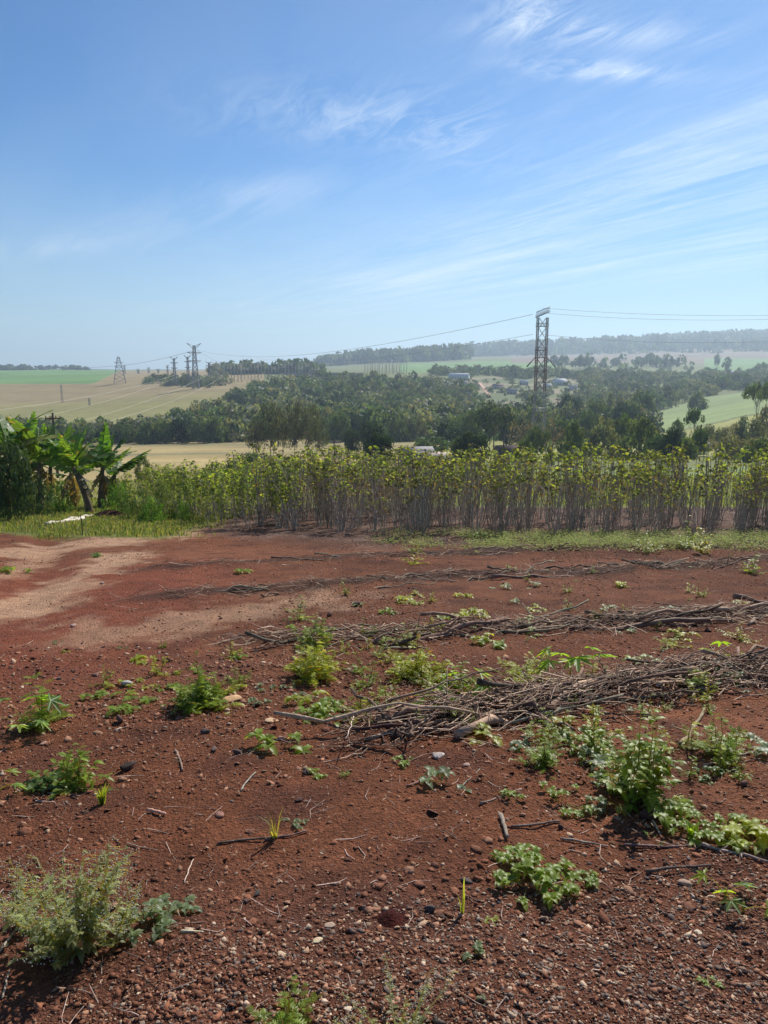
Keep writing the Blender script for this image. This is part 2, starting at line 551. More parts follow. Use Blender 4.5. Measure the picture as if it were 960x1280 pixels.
def near_color(X, Y):
    n_lo = fbm(X * .5, Y * .5, 4, 31)
    n_md = fbm(X * 2.2, Y * 2.2, 4, 37)
    c = np.tile(np.array([[.195, .069, .032]]), (len(X), 1))
    c = lerp(c, (.26, .100, .050), sstep(-.1, .2, n_lo))
    c = lerp(c, (.115, .043, .026), sstep(.02, .25, -n_md) * .7)
    c = c * (1 - .22 * sstep(4.5, 8, Y) * sstep(-3.5, -1.5, X))[:, None]
    # redder powder on the left
    c = lerp(c, (.25, .068, .036), sstep(-1.0, -3.2, X) * sstep(4, 6, Y) * sstep(14, 10, Y) * .7)
    # paler trodden path on the left and a pale patch before the second row of sticks
    pn = n_md * 2.2 + n_lo * 1.2 + fbm(X * 7, Y * 7, 3, 39) * 1.0
    pal = np.zeros_like(X)
    for pts_, wd, al_ in PALE:
        d_ = np.full(X.shape, 1e9)
        for (xa, ya), (xb, yb) in zip(pts_[:-1], pts_[1:]):
            tt = np.clip(((X - xa) * (xb - xa) + (Y - ya) * (yb - ya)) / ((xb - xa) ** 2 + (yb - ya) ** 2), 0, 1)
            d_ = np.minimum(d_, np.hypot(X - xa - tt * (xb - xa), Y - ya - tt * (yb - ya)))
        pal = np.maximum(pal, al_ * sstep(1.25, .25, d_ / wd + pn * .95))
    c = lerp(c, (.55, .34, .21), pal * .85)
    # greyer ground with leaf litter below and before the crop
    lit = sstep(-3.8, -1.0, Y - crop_front(X) + 1.2 * n_lo * 2 - .2) * sstep(-6.2, -4.2, X)
    c = lerp(c, (.115, .070, .052), lit * .8)
    c = lerp(c, (.24, .17, .135), sstep(.06, .2, n_md) * lit * .55)
    # grass strip at left and field behind the crop
    g = np.maximum(sstep(17.0, 17.8, Y + n_md * 1.5 + .25 * (X + 9) ) * sstep(-4.6, -5.4, X + n_md), sstep(29.5, 31, Y))
    c = lerp(c, (.17, .20, .05), g * .9)
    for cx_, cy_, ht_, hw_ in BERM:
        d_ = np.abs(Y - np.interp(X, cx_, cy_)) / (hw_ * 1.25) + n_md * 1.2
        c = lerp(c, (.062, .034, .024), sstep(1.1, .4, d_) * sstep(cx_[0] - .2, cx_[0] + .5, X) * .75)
    # darker gravelly soil nearest
    c = lerp(c, (.13, .060, .043), sstep(2.9, 2.1, Y + n_lo * 1.2) * .5)
    return c


def far_regions(px, row, Y, X):
    """kind of field on each face: index into FIELDS"""
    n1 = fbm(X * .02, Y * .02, 3, 51)
    r = np.zeros(len(px), int)                                   # rough pasture
    gold = (Y > 95) & (Y < 335) & (px < 585)
    r[gold] = 1
    hill = (px < 330) & (Y >= 400) & (Y < 2400)
    r[hill] = 2
    r[(px < 150 - (row - 463) * 2) & (row < 480) & (Y > 800)] = 3
    r[(Y > 60) & (Y <= 95) & (px > 560)] = 4
    r[(Y <= 95) & (px <= 560)] = 1
    r[(px > 500) & (px < 700) & (Y > 1000) & (Y < 1750)] = 3
    r[(px > 640) & (px <= 1100) & (Y > 1600) & (Y < 2650)] = 5
    r[(px > 880) & (Y > 1150) & (Y < 1950)] = 3
    r[(px > 790 + (Y - 330) * .25 + 40 * n1) & (Y > 345 + 60 * n1) & (Y < 640)] = 4
    r[(px > 560 + 60 * n1) & (Y > 150) & (Y <= 330 + 40 * n1)] = 6
    r[(px > 545) & (px < 790) & (Y > 600) & (Y < 900)] = 7
    r[(Y > 2600)] = 8
    r[(px > 330) & (px < 560) & (Y > 335) & (Y < 700)] = 8
    return r


FIELDS = [('pasture', (.15, .17, .065)), ('wheat_field', (.34, .26, .115)), ('hillside_field', (.27, .245, .075)),
          ('green_field', (.14, .25, .07)), ('young_crop_field', (.21, .27, .10)), ('ploughed_field', (.20, .155, .10)),
          ('yellow_pasture', (.27, .27, .08)), ('village_ground', (.27, .225, .14)), ('hills', (.06, .09, .045))]


def fan(rows_y, ncol, s_max=0.86, y0=-6.0):
    s = np.linspace(-s_max, s_max, ncol)
    yy = rows_y[:, None] + 0 * s[None, :]
    xx = s[None, :] * (rows_y[:, None] - y0)
    return xx.ravel(), yy.ravel()


def grid_faces(nr, nc):
    i = np.arange(nr - 1)[:, None] * nc; k = np.arange(nc - 1)[None, :]
    return np.stack([i + k, i + k + 1, i + nc + k + 1, i + nc + k], -1).reshape(-1, 4)


# near ground, up to 60 m
r1 = np.concatenate([np.linspace(-4, 1.0, 26)[:-1], -6 + 7.0 * np.exp(np.linspace(0, math.log(66 / 7.0), 440))])
NC = 560
x, y = fan(r1, NC)
z = H(x, y)
mid = near_color(x, y)
g60 = sstep(45, 60, y)
mid = lerp(mid, (.23, .25, .09), g60)
lft = sstep(36, 42, y) * sstep(.02, -.03, x / np.maximum(y, 1) - .05)
mid = lerp(mid, (.30, .25, .12), lft)
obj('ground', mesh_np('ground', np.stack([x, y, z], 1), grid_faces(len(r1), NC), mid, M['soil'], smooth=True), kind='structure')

# far terrain, split into fields along the same grid
r2 = -6 + 66.0 * np.exp(np.linspace(0, math.log(5400 / 66.0), 330))
x, y = fan(r2, NC)
z = H(x, y)
fc = grid_faces(len(r2), NC)
t_ = (CAMZ - z) / np.maximum(y, 1)
pxv = px_of(x, y, t_)
rowv = 640 + F * np.tan(np.arctan(t_) - PITCH)
reg = far_regions(pxv[fc].mean(1), rowv[fc].mean(1), y[fc].mean(1), x[fc].mean(1))
nlo = fbm(x * .012, y * .012, 4, 61)
# tilled bands following the slope
band = np.sin((x * .35 + y * .9) * .11 + 6 * fbm(x * .004, y * .004, 2, 71))
for k, (nm, colr) in enumerate(FIELDS):
    sel = fc[reg == k]
    if not len(sel):
        continue
    used, inv = np.unique(sel, return_inverse=True)
    c = np.tile(np.array([colr]), (len(used), 1)) * (1 + .45 * nlo[used])[:, None]
    if k == 1:
        c = lerp(c, (.22, .20, .095), sstep(-.1, .25, fbm(x[used] * .01, y[used] * .09, 3, 81)))
        c *= (1 + .1 * band[used])[:, None]
    if k == 2:
        w = sstep(540, 700, y[used] + 60 * nlo[used])
        c = lerp(c, (.28, .215, .105), w)
        c *= (1 + .05 * band[used])[:, None]
        c = lerp(c, (.22, .21, .08), (1 - w) * .6)
    if k == 7:
        c = lerp(c, (.12, .15, .06), sstep(-.05, .1, fbm(x[used] * .03, y[used] * .03, 3, 91)))
    if k == 8:
        c = lerp(c, (.10, .16, .06), sstep(.08, .2, fbm(x[used] * .002, y[used] * .002, 3, 95)) * .8)
    obj(nm, mesh_np(nm, np.stack([x[used], y[used], z[used]], 1), inv.reshape(sel.shape), c, M['field'], smooth=True), kind='structure')

# ------------------------------------------------------------------ haze
mh = bpy.data.materials.new('haze')
mh.use_nodes = True
N = NT(mh.node_tree)
pv = N.n('ShaderNodeVolumePrincipled', {'Color': HAZE_COLOR, 'Density': HAZE_DENSITY, 'Anisotropy': 0.4})
N.n('ShaderNodeOutputMaterial', {'Volume': pv.outputs[0]})
hb = MB()
hb.box((-5600, -60, -175), (5600, 5600, 215))
obj('haze', hb.mesh('haze', mh), kind='stuff')

# ------------------------------------------------------------------ tree parts


def rot_rand(n, r):
    """n random orthonormal (a, b) pairs"""
    a = r.normal(size=(n, 3)); a /= np.linalg.norm(a, axis=1)[:, None]
    b = r.normal(size=(n, 3)); b -= (a * b).sum(1)[:, None] * a
    b /= np.linalg.norm(b, axis=1)[:, None]
    return a, b


def leaf_cards(P, size, r, asp=0.6, droop=0.0, jit=.35, out=None):
    """one small 4-sided leaf spray at each point, as 2 triangles bent along the middle"""
    n = len(P)
    a, b = rot_rand(n, r)
    if out is not None:                       # sprays mostly face outward from their clump
        o_ = out / (np.linalg.norm(out, axis=1)[:, None] + 1e-6) + .45 * r.normal(size=(n, 3))
        o_ /= np.linalg.norm(o_, axis=1)[:, None]
        a -= (a * o_).sum(1)[:, None] * o_
        a /= np.linalg.norm(a, axis=1)[:, None]
        b = np.cross(o_, a)
    a[:, 2] -= droop
    a /= np.linalg.norm(a, axis=1)[:, None]
    s = size * (1 + jit * r.uniform(-1, 1, n))[:, None]
    nn = np.cross(a, b)
    V = np.stack([P - a * s, P + b * s * asp + nn * s * .15, P + a * s, P - b * s * asp + nn * s * .15], 1).reshape(-1, 3)
    i = np.arange(n)[:, None] * 4
    Tr = np.concatenate([i + np.array([[0, 1, 2]]), i + np.array([[0, 2, 3]])])
    return V, Tr


def crown_pts(r, nclump, per, shape, cr):
    """clumps in a crown that spans x,y in -1..1 and z in 0..1; returns points and clump index"""
    C = []
    while len(C) < nclump:
        p = r.uniform(-1, 1, 3); p[2] = r.uniform(0, 1)
        zz_ = p[2]
        if shape == 'round':
            lim = math.sqrt(max(0, 1 - (2 * zz_ - 1) ** 2)) * (1 + .15 * math.sin(3 * math.atan2(p[1], p[0]) + 2))
        elif shape == 'cone':
            lim = (1 - zz_) * .9 + .08
        elif shape == 'tall':
            lim = (.45 + .55 * math.sin(zz_ * 3.0 + .2)) * .9
        elif shape == 'umbrella':
            lim = 1.0 if zz_ > .6 else .0
            if zz_ > .6: lim = math.sqrt(max(0, 1 - ((zz_ - .6) / .4) ** 2))
        else:
            lim = math.sqrt(max(0, 1 - zz_ ** 2)) * (1 + .2 * math.sin(2 * math.atan2(p[1], p[0])))
        rr = math.hypot(p[0], p[1])
        if rr < lim and (rr > lim * .45 or zz_ > .6 or r.random() < .35):
            C.append(p)
    C = np.array(C)
    idx = np.repeat(np.arange(nclump), per)
    rad = cr * r.uniform(.7, 1.3, nclump)
    q = r.normal(size=(len(idx), 3)); q /= np.linalg.norm(q, axis=1)[:, None]
    q *= (r.uniform(.35, 1, len(idx)) ** .5)[:, None]
    q[:, 2] *= .62
    P = C[idx] + q * rad[idx][:, None]
    out = q + (C[idx] - np.array([0, 0, .35])) * .5
    return P, idx, C, out


GREENS = {'dark': (.048, .078, .034), 'mid': (.088, .128, .050), 'grey': (.15, .165, .10), 'pale': (.14, .175, .07),
          'vdark': (.028, .052, .026), 'euc': (.10, .105, .063), 'brown': (.14, .11, .085), 'olive': (.095, .135, .050), 'bright': (.12, .22, .04)}


def make_crown(seed, shape, nclump, per, cr, leaf, colr, sparse=0.0, droop=0.0, asp=.6):
    """crown mesh data, x,y in -1..1, z 0..1"""
    r = np.random.default_rng(seed)
    P, idx, C, out = crown_pts(r, nclump, per, shape, cr)
    V, Tr = leaf_cards(P, leaf, r, asp, droop, out=out)
    cv = r.uniform(.65, 1.4, nclump)[idx] * r.uniform(.8, 1.2, len(idx))
    hue = r.uniform(-.15, .2, nclump)[idx]
    c = np.array(GREENS[colr])[None, :] * cv[:, None] * np.stack([1 + hue, np.ones_like(hue), 1 - hue * .5], 1)
    return V, Tr, np.repeat(c, 4, 0), C


def make_trunk(seed, C, zb, trunk_r, nlimb, colr=(.16, .13, .105), lean=.06, split=.35, nseg=7):
    """trunk and limbs under crown clump centres C (crown space scaled so z 0..1 maps to zb..1)"""
    r = np.random.default_rng(seed + 99)
    mb = MB()
    top = np.array([r.uniform(-lean, lean), r.uniform(-lean, lean), .82])
    zs = np.linspace(0, 1, nseg)
    pts = np.stack([top[0] * zs ** 1.3 + .015 * r.normal(size=nseg) * zs, top[1] * zs ** 1.3 + .015 * r.normal(size=nseg) * zs, zs * top[2]], 1)
    rad = trunk_r * (1 - .8 * zs); rad[0] *= 1.5
    mb.tube(pts, rad, 6, colr)
    pick = C[r.permutation(len(C))[:nlimb]]
    for c in pick:
        e = np.array([c[0], c[1], zb + (1 - zb) * c[2]])
        k = r.uniform(.35, .8) * min(1, e[2] / .9)
        k = max(.12, min(k, .75 if e[2] > .5 else .4))
        s = np.array([np.interp(k, zs, pts[:, 0]), np.interp(k, zs, pts[:, 1]), k * top[2]])
        if e[2] < s[2]: s[2] = max(e[2] * .8, .05)
        m1 = s * .5 + e * .5 + np.array([0, 0, .06]) + r.normal(size=3) * .02
        mb.tube([s, (s + m1) / 2 + r.normal(size=3) * .012, m1, (m1 + e) / 2 + r.normal(size=3) * .015, e],
                trunk_r * .42 * np.array([1, .8, .6, .42, .15]), 5, colr)
    return mb


TREEKINDS = {
    # shape, nclump, per, cr, leaf, colour, zb (crown base fraction), trunk radius, limbs, droop
    'round_dark': ('round', 84, 42, .24, .055, 'vdark', .06, .030, 9, 0),
    'round_mid': ('round', 66, 38, .27, .062, 'mid', .12, .030, 10, 0),
    'bushy': ('dome', 60, 40, .28, .065, 'olive', .02, .022, 8, 0),
    'bushy_pale': ('dome', 60, 34, .28, .060, 'grey', .02, .022, 8, 0),
    'eucalyptus': ('tall', 50, 38, .25, .045, 'euc', .22, .020, 16, .5),
    'feathery': ('cone', 60, 34, .22, .050, 'grey', .05, .022, 14, 0),
    'cone': ('cone', 40, 34, .2, .06, 'pale', .03, .02, 8, 0),
    'umbrella': ('umbrella', 34, 34, .22, .055, 'mid', .25, .022, 16, 0),
    'bare': ('dome', 60, 7, .25, .045, 'brown', .15, .024, 46, 0),
    'high_crown': ('round', 48, 40, .28, .06, 'dark', .38, .030, 12, 0),
}
_tm = {}


def tree_mesh(kind, var):
    if (kind, var) in _tm:
        return _tm[(kind, var)]
    shape, ncl, per, cr, leaf, colr, zb, tr_, nl, droop = TREEKINDS[kind]
    seed = sum(map(ord, kind)) * 10 + var
    V, Tr, Cc, C = make_crown(seed, shape, ncl, per, cr, leaf, colr, droop=droop)
    V = V.copy(); V[:, 2] = zb + (1 - zb) * V[:, 2]
    me = mesh_np('crown', V, Tr, Cc, M['treeleaf'])
    tm = make_trunk(seed, C, zb, tr_, nl, (.20, .17, .14) if kind == 'eucalyptus' else (.13, .105, .085))
    _tm[(kind, var)] = (me, tm.mesh('trunk', M['bark'], True))
    return _tm[(kind, var)]


ORD = 'first second third fourth fifth sixth seventh eighth ninth tenth eleventh twelfth thirteenth fourteenth fifteenth sixteenth seventeenth eighteenth'.split()


def plant_tree(name, kind, px, Y, toprow, wpx, label, group=None, cat='tree', var=None, ground_row=None):
    p = gp(px, Y)
    top = CAMZ - Y * float(t_of(toprow))
    hgt = max(1.5, (top - p.z))
    w = wpx / F * Y * .5
    cr_, tk = tree_mesh(kind, (int(px) + int(Y)) % 2 if var is None else var)
    o = thing(name, label, cat, p - Vector((0, 0, .1)), (px * 7.13 + Y) % 6.28, group, (w * .86, w * .86, hgt * .93))
    obj('crown', cr_, o); obj('trunk', tk, o)
    return o


TREES = [
    # name, kind, px, Y, toprow, width px, label, group
    ('eucalyptus_tree', 'eucalyptus', 320, 186, 524, 30, 'shortest grey-green eucalyptus at the left end of the tall clump', None),
    ('eucalyptus_tree', 'eucalyptus', 338, 190, 500, 52, 'tall broad eucalyptus with drooping grey-green foliage, second from the left of its clump', None),
    ('eucalyptus_tree', 'eucalyptus', 354, 199, 507, 36, 'eucalyptus in the middle left of the clump, partly hidden between its taller neighbours', None),
    ('eucalyptus_tree', 'eucalyptus', 368, 188, 499, 40, 'tallest eucalyptus with open crown in the middle of the clump', None),
    ('eucalyptus_tree', 'eucalyptus', 386, 192, 502, 46, 'tall eucalyptus with clear pale trunk at the right of the clump', None),
    ('eucalyptus_tree', 'eucalyptus', 400, 184, 520, 30, 'small thin eucalyptus at the right edge of the clump', None),
    ('round_tree', 'round_dark', 441, 205, 534, 28, 'dark low rounded tree beside the golden field right of the eucalyptus clump', None),
    ('round_tree', 'round_dark', 466, 196, 523, 38, 'dark broad tree behind the glossy round one at the edge of the golden field', None),
    ('round_tree', 'round_dark', 476, 120, 537, 42, 'glossy dark round tree standing just behind the crop, left of the small farmhouse', None),
    ('round_tree', 'round_mid', 540, 190, 544, 56, 'low wide dark tree behind the grey farmhouse roof', None),
    ('round_tree', 'round_dark', 560, 225, 527, 40, 'dark tree rising behind the farmhouses at the right end of the golden field', None),
    ('round_tree', 'round_dark', 592, 128, 536, 52, 'clipped-looking dark round tree just right of the farmhouse with the pale roof', None),
    ('round_tree', 'round_mid', 573, 131, 544, 22, 'small dark tree tucked against the large clipped round one', None),
    ('large_tree', 'high_crown', 617, 215, 499, 66, 'big dark spreading tree with a visible trunk left of the lattice tower', None),
    ('leafless_tree', 'bare', 652, 175, 516, 64, 'brown half leafless tree with spreading branches left of the lattice tower foot', None),
    ('leafless_tree', 'bare', 690, 190, 520, 40, 'brown half leafless tree right behind the foot of the lattice tower', None),
    ('bushy_tree', 'round_mid', 670, 165, 531, 34, 'rounded mid green tree hiding the foot of the lattice tower', None),
    ('bushy_tree', 'bushy', 655, 140, 546, 30, 'low bush at the lower left of the lattice tower foot', None),
    ('small_conifer', 'cone', 686, 120, 543, 18, 'small pale green pointed tree beside the foot of the lattice tower', None),
    ('bushy_tree', 'bushy', 715, 150, 526, 46, 'green bushy tree at the left of the feathery pale tree', None),
    ('feathery_tree', 'feathery', 752, 160, 503, 66, 'tall pale feathery tree with pointed top in front of the valley wood', None),
    ('bushy_tree', 'bushy', 797, 150, 521, 62, 'wide green bushy tree right of the feathery pale one', None),
    ('bushy_tree', 'round_mid', 776, 185, 517, 40, 'mid green tree behind and between the feathery tree and the wide bushy one', None),
    ('round_tree', 'round_dark', 837, 130, 533, 32, 'small dark round tree alone in front of the yellow pasture', None),
    ('umbrella_tree', 'umbrella', 866, 175, 507, 28, 'flat-topped tree with thin trunk in front of the yellow pasture', None),
    ('round_tree', 'round_mid', 872, 150, 530, 24, 'round crown tree just below the flat-topped one', None),
    ('bushy_tree', 'bushy_pale', 912, 130, 541, 50, 'low grey-green bush beyond the right part of the crop', None),
    ('bushy_tree', 'bushy', 948, 110, 543, 50, 'dark green bush beyond the crop at the right edge of the photo', None),
    ('bushy_tree', 'bushy_pale', 900, 190, 533, 34, 'grey-green bush at the foot of the right hillside', None),
    ('bushy_tree', 'bushy_pale', 935, 175, 518, 46, 'rough grey-brown scrub on the right hillside slope', None),
    ('umbrella_tree', 'umbrella', 944, 245, 474, 44, 'open thin-crowned tree on the crest of the right hillside', None),
    ('bushy_tree', 'bushy_pale', 965, 215, 498, 40, 'pale scrub on the hillside below the open thin-crowned tree', None),
    ('bushy_tree', 'round_mid', 822, 140, 541, 36, 'low rounded tree just beyond the crop, left of the small dark round one', None),
    ('bushy_tree', 'bushy', 858, 138, 544, 34, 'low bush between the small dark round tree and the flat-topped one', None),
    ('bushy_tree', 'bushy_pale', 884, 210, 529, 30, 'pale bush at the lower edge of the yellow pasture', None),
    ('bushy_tree', 'bushy', 845, 240, 524, 30, 'olive tree at the left part of the yellow pasture', None),
    ('bushy_tree', 'bushy', 872, 480, 487, 26, 'tree at the left tip of the light green field on the right', None),
    ('round_tree', 'round_dark', 806, 260, 515, 30, 'dark tree at the left end of the yellow pasture', None),
    ('bushy_tree', 'round_mid', 700, 240, 520, 44, 'dark rounded tree behind the lattice tower foot to its right', None),
    ('bushy_tree', 'round_mid', 735, 260, 512, 40, 'dark tree behind the feathery pale tree, to its left', None),
    ('green_shrub', 'bushy', 310, 62, 561, 42, 'bright green leafy shrub standing above the crop below the eucalyptus clump', None),
    ('green_shrub', 'bushy', 290, 66, 571, 30, 'smaller bright shrub at the left of the one above the crop', None),
    ('grey_shrub', 'bushy_pale', 180, 60, 566, 20, 'grey feathery shrub behind the left end of the crop', None),
    ('distant_tree', 'round_mid', 896, 1420, 441, 8, 'lone round tree in the far green field on the right', None),
    ('distant_tree', 'tall', 908, 1180, 446, 14, 'tall dark tree before the far green field on the right', None),
    ('distant_tree', 'round_mid', 952, 1050, 452, 16, 'dark tree at the right end of the far tree belt', None),
    ('distant_tree', 'round_mid', 642, 905, 456, 16, 'tall tree above the belt behind the village, left of the lattice tower', None),
]
TREEKINDS['tall'] = ('tall', 40, 30, .26, .07, 'dark', .1, .025, 6, 0)
for nm, kd, px, Y, tp, w, lb, g in TREES:
    plant_tree(nm, kd, px, Y, tp, w, lb, g, 'shrub' if 'shrub' in nm else 'tree')
for k, (px, Y, tp, w) in enumerate([(60, 300, 528, 26), (84, 296, 533, 22), (108, 300, 531, 26), (132, 295, 533, 24), (158, 300, 527, 26), (183, 296, 528, 26),
                                    (206, 298, 524, 26), (228, 300, 520, 28), (250, 296, 522, 28), (272, 300, 516, 28)]):
    plant_tree('riverside_tree', ('round_mid', 'bushy', 'round_mid', 'round_dark')[k % 4], px, Y, tp, w * 1.15,
               ORD[k] + ' dark tree from the left in the row edging the golden field', 'trees in the front row above the golden field')
VT = [('at the near edge, ' + ORD[q] + ' from the left') for q in range(6)] + [('on the right, near edge, ' + ORD[q] + ' past the lattice tower') for q in range(5)] + \
     ['behind the near edge above the feathery tree', 'behind the near edge left of the yellow pasture', 'just right of the lattice tower, behind the near edge', 'just left of the lattice tower, behind the near edge', 'behind the big dark spreading tree']
for k, (px, Y, tp, w) in enumerate([(424, 292, 512, 30), (448, 300, 515, 30), (497, 290, 520, 28), (520, 296, 517, 30), (585, 275, 512, 34), (640, 262, 515, 36),
                                    (668, 300, 503, 36), (708, 310, 500, 38), (745, 320, 498, 36), (780, 300, 500, 36), (790, 330, 497, 34),
                                    (768, 380, 488, 34), (800, 385, 487, 32), (712, 390, 490, 34), (665, 400, 491, 30), (600, 340, 505, 34)]):
    plant_tree('valley_tree', ('round_mid', 'round_dark', 'bushy', 'bushy_pale')[k % 4], px, Y, tp, w * 1.15,
               'rounded tree ' + VT[k] + ' of the valley wood', 'trees along the near side of the valley wood')


# ------------------------------------------------------------------ woods (read as one mass)
def low_tree(seed, ncl, per, cr, leaf, colr, shape='round'):
    V, Tr, Cc, C = make_crown(seed, shape, ncl, per, cr, leaf, colr)
    return V, Tr, Cc


LOW = [low_tree(500 + i, 20, 19, .28, .10, c, s_) for i, (c, s_) in enumerate(
    [('dark', 'dome'), ('mid', 'dome'), ('mid', 'dome'), ('olive', 'dome'), ('grey', 'dome'), ('grey', 'tall')])]
FAR = [low_tree(600 + i, 7, 9, .42, .26, c, s_) for i, (c, s_) in enumerate([('dark', 'round'), ('mid', 'dome'), ('dark', 'tall')])]


def inpoly(x_, y_, poly):
    c = False; n = len(poly); j = n - 1
    for i in range(n):
        xi, yi = poly[i]; xj, yj = poly[j]
        if (yi > y_) != (yj > y_) and x_ < (xj - xi) * (y_ - yi) / (yj - yi + 1e-12) + xi:
            c = not c
        j = i
    return c


def wood(name, poly, n, hr, models, seed, wr=(.55, 1.0), avoid=(), tint=(1, 1, 1)):
    """poly in (photo column, log distance); trees on the ground there"""
    r = np.random.default_rng(seed)
    lp = [(p, math.log(Y)) for p, Y in poly]
    x0, x1 = min(p for p, _ in lp), max(p for p, _ in lp)
    y0, y1 = min(q for _, q in lp), max(q for _, q in lp)
    mb = MB(); k = 0; tries = 0
    while k < n and tries < n * 30:
        tries += 1
        p, ly = r.uniform(x0, x1), r.uniform(y0, y1)
        if not inpoly(p, ly, lp) or any(inpoly(p, math.exp(ly), a) for a in avoid):
            continue
        Y = math.exp(ly)
        g = gp(p, Y)
        hgt = r.uniform(*hr); w = hgt * r.uniform(*wr)
        V, Tr, C = models[r.integers(len(models))]
        mb.add(xform(V, g + Vector((0, 0, -.04 * hgt)), r.uniform(0, 6.28), (w, w, hgt)), Tr, C * r.uniform(.75, 1.3) * np.array(tint))
        k += 1
    return obj(name, mb.mesh(name, M['woodleaf']), kind='stuff')


wood('riverside_wood', [(20, 305), (300, 305), (300, 380), (235, 385), (150, 350), (20, 345)], 150, (6, 10.5), LOW, 1)
wood('hillside_wood', [(205, 400), (250, 330), (575, 300), (600, 560), (560, 740), (520, 760), (420, 735), (350, 700), (290, 560), (240, 440)],
     430, (8, 15), LOW, 2)
wood('valley_wood', [(560, 330), (660, 300), (800, 300), (812, 450), (862, 640), (985, 660), (985, 930), (730, 930), (715, 520), (560, 510)],
     380, (7, 14), LOW, 3)
wood('village_tree_belt', [(540, 880), (990, 900), (990, 1080), (700, 1060), (540, 980)], 210, (7, 13), LOW[:4] + [LOW[5]], 4)
wood('village_garden_trees', [(555, 610), (720, 610), (740, 870), (545, 870)], 90, (2.5, 7), LOW, 5)
wood('substation_trees', [(262, 930), (400, 940), (400, 1000), (262, 1000)], 70, (9, 17), FAR + [LOW[5]], 6)
wood('field_edge_bushes', [(168, 815), (262, 700), (290, 760), (262, 830), (200, 850)], 60, (5, 10), LOW, 7)
wood('ridge_wood', [(400, 1950), (575, 1850), (585, 2200), (400, 2200)], 190, (18, 36), FAR, 8)
wood('far_ridge_wood', [(560, 2800), (1010, 2700), (1010, 3700), (560, 3500)], 620, (28, 55), FAR, 9)
wood('far_slope_wood', [(640, 2600), (985, 2300), (985, 2700), (700, 2850)], 110, (16, 34), FAR, 10)
wood('horizon_tree_line', [(-20, 1950), (112, 1950), (112, 2050), (-20, 2050)], 60, (8, 16), FAR, 11)
wood('far_field_trees', [(690, 1250), (870, 1250), (870, 1450), (690, 1450)], 26, (10, 22), FAR, 12)
wood('scrub_on_hillside', [(862, 180), (1010, 130), (1010, 300), (905, 250)], 110, (1.2, 3.4), [LOW[4], LOW[3], LOW[5]], 13, (.7, 1.1), tint=(1.5, 1.2, 1.3))

# ------------------------------------------------------------------ pylons and cables


def lattice(mb, A, B, wa, wb, n, c, br=.05, da=None, db=None):
    """square lattice column from A (half width wa) to B (half width wb)"""
    A, B = np.array(A, float), np.array(B, float)
    q = np.array([[-1, -1], [1, -1], [1, 1], [-1, 1]])
    lv = []
    for i in range(n + 1):
        t = i / n; w = wa + (wb - wa) * t
        p = A + (B - A) * t
        lv.append([p + np.array([a * w, b * w, 0]) for a, b in q])
    for i in range(n):
        for k in range(4):
            k2 = (k + 1) % 4
            mb.tube([lv[i][k], lv[i + 1][k]], br * 1.5, 4, c, False)
            mb.tube([lv[i][k], lv[i + 1][k2]], br, 3, c, False)
            mb.tube([lv[i][k2], lv[i + 1][k]], br, 3, c, False)
            mb.tube([lv[i + 1][k], lv[i + 1][k2]], br, 3, c, False)


STEEL = (.30, .30, .31)
STEELR = (.22, .15, .14)


